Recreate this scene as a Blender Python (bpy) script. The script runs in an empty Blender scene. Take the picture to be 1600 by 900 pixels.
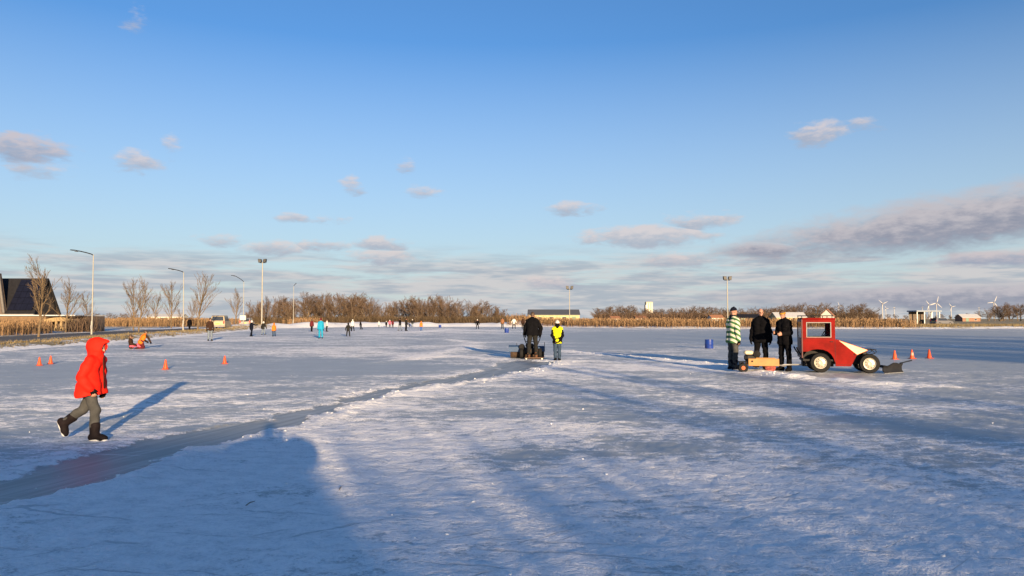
import bpy, math, random
import numpy as np
from mathutils import Vector, Matrix
R = math.radians
SC = bpy.context.scene
COL = SC.collection

# ------------------------------------------------------------------ camera
CAM_H = 1.55
F = 1155.0 / 1600.0
PITCH = math.atan(48.0 / 1155.0)
cam = bpy.data.cameras.new('camera')
cam.sensor_width = 36.0
cam.lens = 36.0 * F
cam.clip_start = 0.02
cam.clip_end = 40000.0
cam_o = bpy.data.objects.new('camera', cam)
COL.objects.link(cam_o)
cam_o.location = (0, 0, CAM_H)
cam_o.rotation_euler = (R(90) + PITCH, 0, 0)
SC.camera = cam_o

# ------------------------------------------------------------------ light
SUN_EL, SUN_AZ = 8.2, 17.2           # shadows run 17.2 deg to the west of straight ahead
SKY_STRENGTH = 0.09
EXPOSURE = 1.35
SC.view_settings.view_transform = 'Standard'
SC.view_settings.look = 'None'
SC.view_settings.gamma = 1.0
SC.view_settings.exposure = EXPOSURE
SC.view_settings.use_curve_mapping = False

sun = bpy.data.lights.new('sun', 'SUN')
sun.energy = 5.0
sun.angle = R(0.55)
sun.color = (1.0, 0.73, 0.43)
sun_o = bpy.data.objects.new('sun', sun)
COL.objects.link(sun_o)
sun_o.rotation_euler = (R(90 - SUN_EL), 0, R(SUN_AZ))
sun_o.location = (20, -60, 30)


class NT:
    """small expression helper around a node tree"""
    def __init__(self, nt):
        self.nt = nt

    def node(self, t, **kw):
        n = self.nt.nodes.new(t)
        for k, v in kw.items():
            setattr(n, k, v)
        return n

    def put(self, sock, v):
        if isinstance(v, bpy.types.NodeSocket):
            self.nt.links.new(v, sock)
        elif v is not None:
            sock.default_value = v

    def m(self, op, a, b=None, c=None, clamp=False):
        n = self.node('ShaderNodeMath', operation=op, use_clamp=clamp)
        self.put(n.inputs[0], a)
        self.put(n.inputs[1], b)
        self.put(n.inputs[2], c)
        return n.outputs[0]

    def step(self, v, lo, hi, smooth=True):
        n = self.node('ShaderNodeMapRange')
        n.interpolation_type = 'SMOOTHSTEP' if smooth else 'LINEAR'
        self.put(n.inputs['Value'], v)
        n.inputs['From Min'].default_value = lo
        n.inputs['From Max'].default_value = hi
        n.inputs['To Min'].default_value = 0
        n.inputs['To Max'].default_value = 1
        return n.outputs[0]

    def mix(self, f, a, b):
        n = self.node('ShaderNodeMix', data_type='RGBA')
        self.put(n.inputs['Factor'], f)
        self.put(n.inputs['A'], a if isinstance(a, bpy.types.NodeSocket) else tuple(a)[:3] + (1,))
        self.put(n.inputs['B'], b if isinstance(b, bpy.types.NodeSocket) else tuple(b)[:3] + (1,))
        return n.outputs['Result']

    def noise(self, vec, scale, detail=3.0, rough=0.55, dist=0.0):
        n = self.node('ShaderNodeTexNoise')
        self.put(n.inputs['Vector'], vec)
        n.inputs['Scale'].default_value = scale
        n.inputs['Detail'].default_value = detail
        n.inputs['Roughness'].default_value = rough
        n.inputs['Distortion'].default_value = dist
        return n.outputs['Fac']

    def comb(self, x, y, z):
        n = self.node('ShaderNodeCombineXYZ')
        for i, v in enumerate((x, y, z)):
            self.put(n.inputs[i], v)
        return n.outputs[0]


world = bpy.data.worlds.new('World')
SC.world = world
world.use_nodes = True
wt = world.node_tree
for n in list(wt.nodes):
    wt.nodes.remove(n)
W = NT(wt)
wout = W.node('ShaderNodeOutputWorld')
bg = W.node('ShaderNodeBackground')
wt.links.new(bg.outputs[0], wout.inputs[0])
sky = W.node('ShaderNodeTexSky', sky_type='NISHITA')
sky.sun_disc = False
sky.sun_elevation = R(SUN_EL)
sky.sun_rotation = R(180 - SUN_AZ)
sky.air_density = 1.0
sky.dust_density = 0.9
sky.ozone_density = 4.0
tint = W.node('ShaderNodeMix', data_type='RGBA', blend_type='MULTIPLY')
tint.inputs['Factor'].default_value = 1
wt.links.new(sky.outputs[0], tint.inputs['A'])
tint.inputs['B'].default_value = (0.74, 0.845, 0.945, 1)
tc = W.node('ShaderNodeTexCoord')
sep = W.node('ShaderNodeSeparateXYZ')
wt.links.new(tc.outputs['Generated'], sep.inputs[0])
dx, dy, dz = sep.outputs
az = W.m('ARCTAN2', dx, dy)
el = W.m('ARCSINE', dz)
LINV = 1.0 / SKY_STRENGTH / (2 ** EXPOSURE)


def srgb(r, g, b):
    f = lambda c: (c / 255 / 12.92) if c <= 10 else ((c / 255 + 0.055) / 1.055) ** 2.4
    return (f(r), f(g), f(b))


def cloudcol(r, g, b):
    return tuple(c * LINV for c in srgb(r, g, b))


# thin milky air low over the horizon, then the clouds, far to near
skycol = W.mix(W.m('MULTIPLY', W.step(el, 0.36, 0.0, False), 0.80), tint.outputs['Result'], cloudcol(211, 222, 224))
nvec = W.comb(W.m('MULTIPLY', dx, 7.0), W.m('MULTIPLY', dy, 7.0), W.m('MULTIPLY', dz, 20.0))
n_big = W.noise(nvec, 1.9, 4.0, 0.6, 0.3)
n_fine = W.noise(nvec, 7.0, 4.0, 0.62)
dvec = W.comb(W.m('MULTIPLY', dx, 5.0), W.m('MULTIPLY', dy, 5.0), W.m('MULTIPLY', dz, 48.0))
n_deck = W.noise(dvec, 1.25, 5.0, 0.6, 0.25)
n_deck2 = W.noise(dvec, 2.9, 3.0, 0.6)
# layered stratocumulus deck near the horizon
band = W.m('MULTIPLY', W.step(el, 0.108, 0.062), W.step(el, -0.01, 0.006))
deckm = W.m('MULTIPLY', W.step(W.m('ADD', n_deck, W.m('MULTIPLY', W.step(el, 0.1, 0.02), 0.16)), 0.42, 0.64), band)
deckc = W.mix(W.step(n_deck2, 0.38, 0.62), cloudcol(170, 178, 190), cloudcol(208, 204, 205))
skycol = W.mix(W.m('MULTIPLY', deckm, 0.85), skycol, deckc)


def field(px, py, wx, wy, op, tilt=0.0):
    a0 = math.atan((px - 800) / 1155.0)
    e0 = math.atan((498 - py) / 1155.0)
    u = W.m('MULTIPLY_ADD', az, 1155.0 / wx, -a0 * 1155.0 / wx)
    v = W.m('MULTIPLY_ADD', el, 1155.0 / wy, -e0 * 1155.0 / wy)
    if tilt:
        v = W.m('MULTIPLY_ADD', u, -tilt * wx / wy, v)
    q = W.m('MULTIPLY_ADD', u, u, W.m('MULTIPLY', v, v))
    return W.m('SUBTRACT', 1.0 - 0.8 * (1 - op), q), v


RAG = W.m('ADD', W.m('MULTIPLY', W.m('SUBTRACT', n_big, 0.5), 3.4), W.m('MULTIPLY', W.m('SUBTRACT', n_fine, 0.5), 1.7))


def blobs(col, items, lit=(222, 209, 207), low=(170, 175, 190), op=0.78, rag=1.0):
    K = V_ = None
    for it in items:
        k, v = field(*it)
        if K is None:
            K, V_ = k, v
        else:
            g = W.m('GREATER_THAN', k, K)
            V_ = W.m('MULTIPLY_ADD', g, W.m('SUBTRACT', v, V_), V_)
            K = W.m('MAXIMUM', K, k)
    K = W.m('MULTIPLY_ADD', RAG, rag, W.m('MAXIMUM', K, -2.5))
    al = W.m('MULTIPLY', W.step(K, -0.15, 0.95), op)
    sh = W.step(W.m('MULTIPLY_ADD', W.m('SUBTRACT', n_fine, 0.5), 2.2, V_), -0.7, 0.7)
    return W.mix(al, col, W.mix(sh, cloudcol(*low), cloudcol(*lit)))


BL = [  # px, py, half widths, opacity
    (1010, 372, 95, 17, 0.95), (1100, 349, 55, 16, 0.8), (895, 326, 46, 11, 0.75), (662, 301, 32, 12, 0.7),
    (550, 293, 20, 14, 0.75), (632, 261, 20, 12, 0.45), (1286, 228, 36, 21, 0.78), (1360, 222, 30, 14, 0.25),
    (205, 277, 32, 20, 0.55), (264, 250, 18, 20, 0.35), (60, 300, 60, 16, 0.35), (203, 70, 22, 30, 0.22),
    (350, 384, 40, 11, 0.7), (420, 392, 48, 13, 0.75), (500, 386, 42, 10, 0.65), (605, 382, 46, 12, 0.8),
    (600, 403, 60, 12, 0.75), (515, 348, 30, 10, 0.6), (460, 346, 30, 9, 0.35), (1110, 408, 110, 16, 0.7),
    (860, 442, 60, 11, 0.7),
]
skycol = blobs(skycol, [(x, y, a * 1.15, b * 1.15, o) for (x, y, a, b, o) in BL])
skycol = blobs(skycol, [(25, 274, 70, 24, 0.95), (1570, 418, 80, 12, 0.9)], (206, 195, 198), (156, 164, 184), 0.85)
skycol = blobs(skycol, [(1500, 366, 330, 44, 1.0, 0.10), (1500, 468, 360, 22, 1.0), (1190, 396, 90, 16, 0.9)], (194, 190, 196), (146, 151, 168), 1.0, 0.42)
wt.links.new(skycol, bg.inputs['Color'])
bg.inputs['Strength'].default_value = SKY_STRENGTH


# ------------------------------------------------------------------ helpers
def ray(px, py):
    u, v = (px - 800) / 1155.0, (450 - py) / 1155.0
    c, s = math.cos(PITCH), math.sin(PITCH)
    return Vector((u, c - v * s, s + v * c))


def gp(px, py, z=0.0):
    """ground point seen at a spot of the photograph"""
    d = ray(px, py)
    t = (z - CAM_H) / d.z
    return Vector((d.x * t, d.y * t, z))


def atd(px, py, Y):
    d = ray(px, py)
    t = Y / d.y
    return Vector((d.x * t, Y, CAM_H + d.z * t))


def xat(px, Y):
    return atd(px, 498, Y).x


MATS = {}


def mat(name, col, rough=0.6, var=0.18, scale=6.0, bump=0.0, bscale=40.0, metal=0.0, spec=0.5, coat=0.0, col2=None):
    if name in MATS:
        return MATS[name]
    m = bpy.data.materials.new(name)
    m.use_nodes = True
    nt = m.node_tree
    T = NT(nt)
    p = nt.nodes['Principled BSDF']
    tcn = T.node('ShaderNodeTexCoord')
    n = T.noise(tcn.outputs['Object'], scale, 4.0, 0.6)
    if col2 is None:
        col2 = tuple(c * (1 - var) for c in col)
        col = tuple(min(1, c * (1 + var * 0.6)) for c in col)
    nt.links.new(T.mix(T.step(n, 0.3, 0.7), col2, col), p.inputs['Base Color'])
    p.inputs['Roughness'].default_value = rough
    p.inputs['Metallic'].default_value = metal
    p.inputs['Specular IOR Level'].default_value = spec
    p.inputs['Coat Weight'].default_value = coat
    p.inputs['Coat Roughness'].default_value = 0.12
    if bump:
        b = T.node('ShaderNodeBump')
        b.inputs['Strength'].default_value = bump
        b.inputs['Distance'].default_value = 0.02
        nt.links.new(T.noise(tcn.outputs['Object'], bscale, 3.0), b.inputs['Height'])
        nt.links.new(b.outputs[0], p.inputs['Normal'])
    MATS[name] = m
    return m


def link(o, parent=None):
    COL.objects.link(o)
    if parent is not None:
        o.parent = parent
    return o


def tag(o, label=None, cat=None, group=None, kind=None):
    if label:
        o['label'] = label
    if cat:
        o['category'] = cat
    if group:
        o['group'] = group
    if kind:
        o['kind'] = kind
    return o


def empty(name, loc, rz=0.0, label=None, cat=None, group=None, scale=1.0):
    o = bpy.data.objects.new(name, None)
    o.empty_display_size = 0.2
    o.location = loc
    o.rotation_euler = (0, 0, rz)
    o.scale = (scale,) * 3
    link(o)
    return tag(o, label, cat, group)


def np_mesh(name, V, Fc, mats, parent=None, smooth=False, midx=None):
    me = bpy.data.meshes.new(name)
    V = np.asarray(V, np.float32).reshape(-1, 3)
    Fc = np.asarray(Fc, np.int32)
    k = Fc.shape[1]
    me.vertices.add(len(V))
    me.vertices.foreach_set('co', V.ravel())
    me.loops.add(Fc.size)
    me.loops.foreach_set('vertex_index', Fc.ravel())
    me.polygons.add(len(Fc))
    me.polygons.foreach_set('loop_start', np.arange(0, Fc.size, k, dtype=np.int32))
    if midx is not None:
        me.polygons.foreach_set('material_index', np.asarray(midx, np.int32))
    if smooth:
        me.polygons.foreach_set('use_smooth', np.ones(len(Fc), bool))
    for m in (mats if isinstance(mats, (list, tuple)) else [mats]):
        me.materials.append(m)
    me.update(calc_edges=True)
    me.validate()
    return link(bpy.data.objects.new(name, me), parent)


class MB:
    def __init__(self):
        self.v, self.f, self.mi, self.cur = [], [], [], 0

    def add(self, vs, fs):
        b = len(self.v)
        self.v += [tuple(v) for v in vs]
        self.f += [tuple(i + b for i in f) for f in fs]
        self.mi += [self.cur] * len(fs)
        return self

    def box(self, x0, x1, y0, y1, z0, z1, bev=0.0):
        if bev <= 0:
            vs = [(x, y, z) for z in (z0, z1) for y in (y0, y1) for x in (x0, x1)]
            return self.add(vs, [(0, 2, 3, 1), (4, 5, 7, 6), (0, 1, 5, 4), (2, 6, 7, 3), (0, 4, 6, 2), (1, 3, 7, 5)])
        b = min(bev, (x1 - x0) / 2.1, (y1 - y0) / 2.1, (z1 - z0) / 2.1)
        rings = []
        for z, i in ((z0, b), (z0 + b, 0), (z1 - b, 0), (z1, b)):
            X0, X1, Y0, Y1 = x0 + i, x1 - i, y0 + i, y1 - i
            rings.append([(X0 + b, Y0, z), (X1 - b, Y0, z), (X1, Y0 + b, z), (X1, Y1 - b, z), (X1 - b, Y1, z), (X0 + b, Y1, z), (X0, Y1 - b, z), (X0, Y0 + b, z)])
        return self.loft(rings, True)

    def loft(self, rings, caps=False):
        n = len(rings[0])
        vs = [p for r in rings for p in r]
        fs = []
        for i in range(len(rings) - 1):
            for j in range(n):
                k = (j + 1) % n
                fs.append((i * n + j, i * n + k, (i + 1) * n + k, (i + 1) * n + j))
        if caps:
            fs.append(tuple(range(n - 1, -1, -1)))
            fs.append(tuple((len(rings) - 1) * n + j for j in range(n)))
        return self.add(vs, fs)

    def tube(self, pts, rad, n=8, caps=True):
        pts = [Vector(p) for p in pts]
        if not isinstance(rad, (list, tuple)):
            rad = [rad] * len(pts)
        rings = []
        for i, p in enumerate(pts):
            d = (pts[min(i + 1, len(pts) - 1)] - pts[max(i - 1, 0)])
            d = d.normalized() if d.length > 1e-9 else Vector((0, 0, 1))
            a = d.cross(Vector((0, 0, 1)) if abs(d.z) < 0.9 else Vector((1, 0, 0))).normalized()
            b = d.cross(a)
            rings.append([p + (a * math.cos(2 * math.pi * j / n) + b * math.sin(2 * math.pi * j / n)) * rad[i] for j in range(n)])
        return self.loft(rings, caps)

    def lathe(self, prof, c=(0, 0, 0), axis='z', n=20, caps=True):
        rings = []
        for (r, h) in prof:
            ring = []
            for j in range(n):
                a = 2 * math.pi * j / n
                q = (r * math.cos(a), r * math.sin(a))
                if axis == 'z':
                    p = (q[0], q[1], h)
                elif axis == 'y':
                    p = (q[0], h, q[1])
                else:
                    p = (h, q[0], q[1])
                ring.append((c[0] + p[0], c[1] + p[1], c[2] + p[2]))
            rings.append(ring)
        return self.loft(rings, caps)

    def prism(self, poly, y0, y1):
        """polygon in x,z extruded along y"""
        n = len(poly)
        vs = [(x, y0, z) for x, z in poly] + [(x, y1, z) for x, z in poly]
        fs = [tuple(range(n)), tuple(range(2 * n - 1, n - 1, -1))]
        for j in range(n):
            k = (j + 1) % n
            fs.append((j, n + j, n + k, k))
        return self.add(vs, fs)

    def build(self, name, mats, parent=None, smooth=False):
        me = bpy.data.meshes.new(name)
        me.from_pydata(self.v, [], self.f)
        for m in (mats if isinstance(mats, (list, tuple)) else [mats]):
            me.materials.append(m)
        me.polygons.foreach_set('material_index', self.mi)
        import bmesh
        bm = bmesh.new()
        bm.from_mesh(me)
        bmesh.ops.recalc_face_normals(bm, faces=bm.faces)
        bm.to_mesh(me)
        bm.free()
        if smooth:
            me.polygons.foreach_set('use_smooth', [True] * len(me.polygons))
            try:
                me.set_sharp_from_angle(angle=R(40))
            except Exception:
                pass
        me.update()
        return link(bpy.data.objects.new(name, me), parent)


def copy_thing(root, loc, rz=0.0, scale=1.0, label=None, group=None):
    c = root.copy()
    c.location = loc
    c.rotation_euler = (0, 0, rz)
    c.scale = scale if isinstance(scale, tuple) else (scale,) * 3
    if label:
        c['label'] = label
    if group:
        c['group'] = group
    link(c)
    for ch in root.children:
        d = ch.copy()
        link(d, c)
        for g in ch.children:
            e = g.copy()
            link(e, d)
    return c


rs = np.random.RandomState(7)
_tab = rs.rand(256, 256).astype(np.float32)


def vnoise(x, y):
    xi, yi = np.floor(x).astype(int), np.floor(y).astype(int)
    fx, fy = x - xi, y - yi
    fx, fy = fx * fx * (3 - 2 * fx), fy * fy * (3 - 2 * fy)
    a, b = _tab[xi % 256, yi % 256], _tab[(xi + 1) % 256, yi % 256]
    c, d = _tab[xi % 256, (yi + 1) % 256], _tab[(xi + 1) % 256, (yi + 1) % 256]
    return (a * (1 - fx) + b * fx) * (1 - fy) + (c * (1 - fx) + d * fx) * fy


def fbm(x, y, o=4, g=0.5):
    s, a, t = 0, 1.0, 0
    for i in range(o):
        s = s + a * vnoise(x * 2 ** i + 17.3 * i, y * 2 ** i + 5.7 * i)
        t += a
        a *= g
    return s / t


def sstep(x, a, b):
    t = np.clip((x - a) / (b - a), 0, 1)
    return t * t * (3 - 2 * t)


def poly_sd(X, Y, poly):
    """signed distance to a polygon, negative inside"""
    P = np.asarray(poly, float)
    d = np.full(X.shape, 1e18)
    ins = np.zeros(X.shape, bool)
    n = len(P)
    for i in range(n):
        a, b = P[i], P[(i + 1) % n]
        ex, ey = b - a
        t = np.clip(((X - a[0]) * ex + (Y - a[1]) * ey) / (ex * ex + ey * ey), 0, 1)
        d = np.minimum(d, (X - a[0] - t * ex) ** 2 + (Y - a[1] - t * ey) ** 2)
        if a[1] != b[1]:
            c = ((a[1] > Y) != (b[1] > Y)) & (X < (b[0] - a[0]) * (Y - a[1]) / (b[1] - a[1]) + a[0])
            ins ^= c
    d = np.sqrt(d)
    return np.where(ins, -d, d)


def line_d(X, Y, pts):
    d = np.full(X.shape, 1e18)
    for i in range(len(pts) - 1):
        a, b = pts[i], pts[i + 1]
        ex, ey = b[0] - a[0], b[1] - a[1]
        t = np.clip(((X - a[0]) * ex + (Y - a[1]) * ey) / (ex * ex + ey * ey), 0, 1)
        d = np.minimum(d, (X - a[0] - t * ex) ** 2 + (Y - a[1] - t * ey) ** 2)
    return np.sqrt(d)


# ------------------------------------------------------------------ setting: ice, land, road
ICE = [(-22, -9), (-22.5, 10), (-23.6, 34), (-25.6, 49.7), (-27.7, 64), (-33.3, 94), (-37, 119), (-29, 138), (-12, 143), (6, 138),
       (17, 124), (25, 116), (40, 115), (64, 112), (82, 118), (110, 122), (110, -9)]
ROAD_NEAR = [(-26.5, -20), (-27, 20), (-29.7, 43), (-34.7, 59.8), (-38.2, 83.7), (-44.7, 129), (-53, 190), (-90, 420)]
ROAD_FAR = [(-33, -20), (-34.5, 20), (-37.2, 44), (-41.0, 62), (-44.5, 85), (-51, 129), (-59.5, 190), (-97, 418)]
ROAD_MID = [((a[0] + b[0]) / 2, (a[1] + b[1]) / 2) for a, b in zip(ROAD_NEAR, ROAD_FAR)]
PR = [(-40, 800), (90, 771), (200, 736), (300, 702), (400, 679), (470, 662), (540, 636), (620, 612), (700, 599), (780, 588), (835, 577), (876, 565)]
PL = [(-60, 752), (0, 744), (110, 714), (240, 684), (320, 670), (400, 657), (500, 633), (560, 614), (640, 600), (700, 590), (740, 581), (775, 573), (795, 563)]
path_poly = [tuple(gp(*p)[:2]) for p in PR] + [tuple(gp(*p)[:2]) for p in reversed(PL)]
path_right = [tuple(gp(*p)[:2]) for p in PR]
path_left = [tuple(gp(*p)[:2]) for p in PL]


def land_z(X, Y):
    sd = poly_sd(X, Y, ICE)
    rd = line_d(X, Y, ROAD_MID)
    base = 0.24 + 0.10 * (fbm(X * 0.12, Y * 0.12, 3) - 0.5) + 0.14 * np.exp(-((sd - 2.2) / 1.6) ** 2) * fbm(X * 0.5 + 9, Y * 0.5, 3)
    nr = sstep(rd, 4.0, 8.0)
    base = base * nr + 0.10 * (1 - nr)
    base = base + 0.85 * np.exp(-((sd - 5.0) / 3.0) ** 2) * np.clip(fbm(X * 0.16 + 3, Y * 0.16, 3) * 1.9 - 0.35, 0, 1.2) * sstep(Y, 96, 112) * sstep(-X, -12, -2)
    z = sstep(sd, -0.4, 2.0) * (base + 0.12) - 0.12
    return z - 0.15 * sstep(-sd, 0.3, 2.0)


def polar(front_cols, rest_cols, radii, half=R(41)):
    th = np.concatenate([np.linspace(-half, half, front_cols), np.linspace(half, 2 * math.pi - half, rest_cols + 2)[1:-1]])
    TH, RR = np.meshgrid(th, radii)
    X, Y = RR * np.sin(TH), RR * np.cos(TH)
    nr, nc = X.shape
    i, j = np.meshgrid(np.arange(nr - 1), np.arange(nc), indexing='ij')
    a = i * nc + j
    b = i * nc + (j + 1) % nc
    q = np.stack([a, a + nc, b + nc, b], -1).reshape(-1, 4)
    return X.ravel(), Y.ravel(), q


def ground_shader(name, kind):
    m = bpy.data.materials.new(name)
    m.use_nodes = True
    nt = m.node_tree
    T = NT(nt)
    p = nt.nodes['Principled BSDF']
    pos = T.node('ShaderNodeNewGeometry').outputs['Position']
    mp = T.node('ShaderNodeMapping')
    nt.links.new(pos, mp.inputs['Vector'])
    mp.inputs['Scale'].default_value = (0.62, 1.0, 1.0)
    mp.inputs['Rotation'].default_value = (0, 0, R(8))
    v = mp.outputs[0]
    if kind in ('ice', 'track'):
        at = T.node('ShaderNodeAttribute', attribute_name='cover').outputs['Fac']
        big = T.noise(v, 0.2, 3.0, 0.6, 0.6)
        mid = T.noise(v, 0.9, 6.0, 0.66, 0.4)
        fine = T.noise(v, 6.5, 5.0, 0.7, 0.3)
        grain = T.noise(pos, 34.0, 3.0, 0.65)
        s = T.m('ADD', T.m('MULTIPLY', T.m('SUBTRACT', big, 0.5), 2.0), T.m('MULTIPLY', T.m('SUBTRACT', mid, 0.5), 2.6))
        s = T.m('ADD', s, T.m('MULTIPLY', T.m('SUBTRACT', fine, 0.5), 3.0))
        s = T.m('ADD', s, T.m('MULTIPLY', T.m('SUBTRACT', grain, 0.5), 1.5))
        s = T.m('ADD', s, at)
        cov = T.step(s, -0.30, 0.42)
        # long thin scratches left by skates
        sc1 = T.node('ShaderNodeMapping')
        nt.links.new(pos, sc1.inputs['Vector'])
        sc1.vector_type = 'TEXTURE'
        sc1.inputs['Rotation'].default_value = (0, 0, R(40))
        sc1.inputs['Scale'].default_value = (1.6, 0.055, 1.0)
        sc2 = T.node('ShaderNodeMapping')
        nt.links.new(pos, sc2.inputs['Vector'])
        sc2.vector_type = 'TEXTURE'
        sc2.inputs['Rotation'].default_value = (0, 0, R(-12))
        sc2.inputs['Scale'].default_value = (2.0, 0.065, 1.0)
        scr = T.m('MAXIMUM', T.step(T.noise(sc1.outputs[0], 1.0, 2.0, 0.5, 0.5), 0.665, 0.72), T.step(T.noise(sc2.outputs[0], 1.0, 2.0, 0.5, 0.5), 0.665, 0.72))
        icec = T.mix(mid, (0.28, 0.305, 0.315), (0.44, 0.47, 0.48))
        if kind == 'track':
            br = T.node('ShaderNodeMapping')
            nt.links.new(pos, br.inputs['Vector'])
            br.vector_type = 'TEXTURE'
            br.inputs['Rotation'].default_value = (0, 0, R(76))
            br.inputs['Scale'].default_value = (3.0, 0.11, 1.0)
            lines = T.noise(br.outputs[0], 1.0, 4.0, 0.6, 0.2)
            icec = T.mix(T.step(lines, 0.35, 0.68), (0.21, 0.225, 0.22), (0.36, 0.375, 0.37))
        snowc = T.mix(T.step(T.m('ADD', T.m('MULTIPLY', fine, 0.6), T.m('MULTIPLY', grain, 0.4)), 0.34, 0.6), (0.70, 0.72, 0.74), (0.95, 0.95, 0.955))
        c = T.mix(cov, icec, snowc)
        c = T.mix(T.m('MULTIPLY', scr, 0.6), c, T.mix(cov, (0.62, 0.65, 0.67), (0.42, 0.46, 0.49)))
        nt.links.new(c, p.inputs['Base Color'])
        rr = T.node('ShaderNodeMapRange')
        nt.links.new(cov, rr.inputs['Value'])
        rr.inputs['To Min'].default_value = 0.5
        rr.inputs['To Max'].default_value = 0.85
        nt.links.new(rr.outputs[0], p.inputs['Roughness'])
        b = T.node('ShaderNodeBump')
        b.inputs['Distance'].default_value = 0.045
        st = T.node('ShaderNodeMapRange')
        nt.links.new(cov, st.inputs['Value'])
        st.inputs['To Min'].default_value = 0.16
        st.inputs['To Max'].default_value = 1.0
        nt.links.new(st.outputs[0], b.inputs['Strength'])
        hgt = T.m('ADD', T.m('MULTIPLY', fine, 1.2), T.m('MULTIPLY', grain, 0.42))
        hgt = T.m('ADD', hgt, T.m('MULTIPLY', mid, 1.8))
        hgt = T.m('SUBTRACT', hgt, T.m('MULTIPLY', scr, 0.18))
        nt.links.new(hgt, b.inputs['Height'])
        nt.links.new(b.outputs[0], p.inputs['Normal'])
    else:
        big = T.noise(pos, 0.035, 4.0, 0.6)
        mid = T.noise(pos, 0.5, 5.0, 0.65)
        fine = T.noise(pos, 4.0, 4.0, 0.7)
        at = T.node('ShaderNodeAttribute', attribute_name='cover').outputs['Fac']
        s = T.m('ADD', T.m('MULTIPLY', T.m('SUBTRACT', big, 0.5), 1.6), T.m('MULTIPLY', T.m('SUBTRACT', mid, 0.5), 2.2))
        s = T.m('ADD', s, T.m('MULTIPLY', T.m('SUBTRACT', fine, 0.5), 1.6))
        cov = T.step(T.m('ADD', s, at), -0.15, 0.22)
        grass = T.mix(mid, (0.13, 0.115, 0.055), (0.33, 0.25, 0.13))
        c = T.mix(cov, grass, (0.80, 0.81, 0.82))
        nt.links.new(c, p.inputs['Base Color'])
        p.inputs['Roughness'].default_value = 0.9
        b = T.node('ShaderNodeBump')
        b.inputs['Strength'].default_value = 0.6
        b.inputs['Distance'].default_value = 0.12
        nt.links.new(T.m('ADD', mid, T.m('MULTIPLY', fine, 0.5)), b.inputs['Height'])
        nt.links.new(b.outputs[0], p.inputs['Normal'])
    return m


M_ICE = ground_shader('snow_dusted_ice', 'ice')
M_TRACK = ground_shader('swept_ice', 'track')
M_LAND = ground_shader('frosted_land', 'land')

# --- the ice sheet, finely meshed where it is seen close up
radii = np.concatenate([[0.05, 0.5, 1.2, 2.0], np.geomspace(2.8, 175, 470)])
X, Y, Q = polar(620, 70, radii)
rr = np.hypot(X, Y)
wob = (fbm(X * 2.2, Y * 2.2, 4) - 0.5) * 0.55 + (fbm(X * 9 + 3, Y * 9, 3) - 0.5) * 0.22
sdp = poly_sd(X, Y, path_poly) + wob * np.clip(rr / 9, 0.6, 2.2)
dr = line_d(X, Y, path_right)
dl = line_d(X, Y, path_left)
near = np.clip(16 / rr, 0, 1)
Z = 0.030 * (fbm(X * 0.7, Y * 0.9, 3) - 0.5) * near + 0.034 * (fbm(X * 2.6 + 40, Y * 3.1, 4) - 0.5) * near + 0.022 * (fbm(X * 11, Y * 12, 3) - 0.5) * np.clip(9 / rr, 0, 1)
inside = sstep(-sdp, -0.05, 0.12)
lump = fbm(X * 3.3 + 7, Y * 3.3, 4)
berm = np.exp(-((sdp - 0.16) / 0.17) ** 2) * np.where(dr < dl, 0.036, 0.014) * (0.25 + 1.3 * lump)
Z = Z * (1 - 0.85 * inside) - 0.014 * inside + berm * (1 - inside)
cover = -0.16 + 0.72 * np.clip((11.8 - rr) / 4, 0, 1) + 0.45 * (berm / 0.03) * (1 - inside)
snow_side = np.exp(-np.clip(sdp, 0, 9) / 1.6) * np.where(dr < dl, 0.55, 0.1)
cover += snow_side * (1 - inside)


def patch(px, py, wx, wy, amt):
    """a bare (negative) or snowed-up (positive) patch of the ice, by its place on the ice"""
    global cover
    c = gp(px, py)
    e1 = gp(px + wx, py)
    e2, e3 = gp(px, py - wy), gp(px, py + wy)
    a, b = abs(e1.x - c.x), max(0.1, (e2.y - e3.y) / 2)
    cy = (e2.y + e3.y) / 2
    q = ((X - c.x * Y / c.y * 1.0) / a) ** 2 + ((Y - cy) / b) ** 2
    cover = cover + amt * np.exp(-q * 1.1)


for a in [(1070, 708, 125, 20, -0.85), (815, 716, 100, 24, -0.7), (440, 766, 100, 9, -0.8), (90, 592, 170, 22, -0.75), (390, 570, 130, 12, -0.35),
          (30, 808, 60, 30, -0.7), (600, 574, 130, 14, -0.6), (1330, 527, 420, 11, -0.75), (1500, 563, 190, 16, -0.7), (950, 528, 160, 10, -0.5),
          (330, 640, 110, 10, -0.25), (560, 548, 160, 8, 0.35), (1030, 571, 130, 12, 0.6), (1330, 604, 150, 9, 0.45), (330, 532, 190, 6, 0.4),
          (660, 519, 190, 5, 0.35), (560, 720, 140, 40, 0.4), (200, 640, 220, 30, 0.30), (1240, 640, 180, 14, 0.25), (1290, 735, 90, 18, -0.35),
          (720, 840, 260, 40, 0.15), (1480, 860, 160, 40, 0.35), (300, 850, 260, 40, 0.3)]:
    patch(*a)
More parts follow.
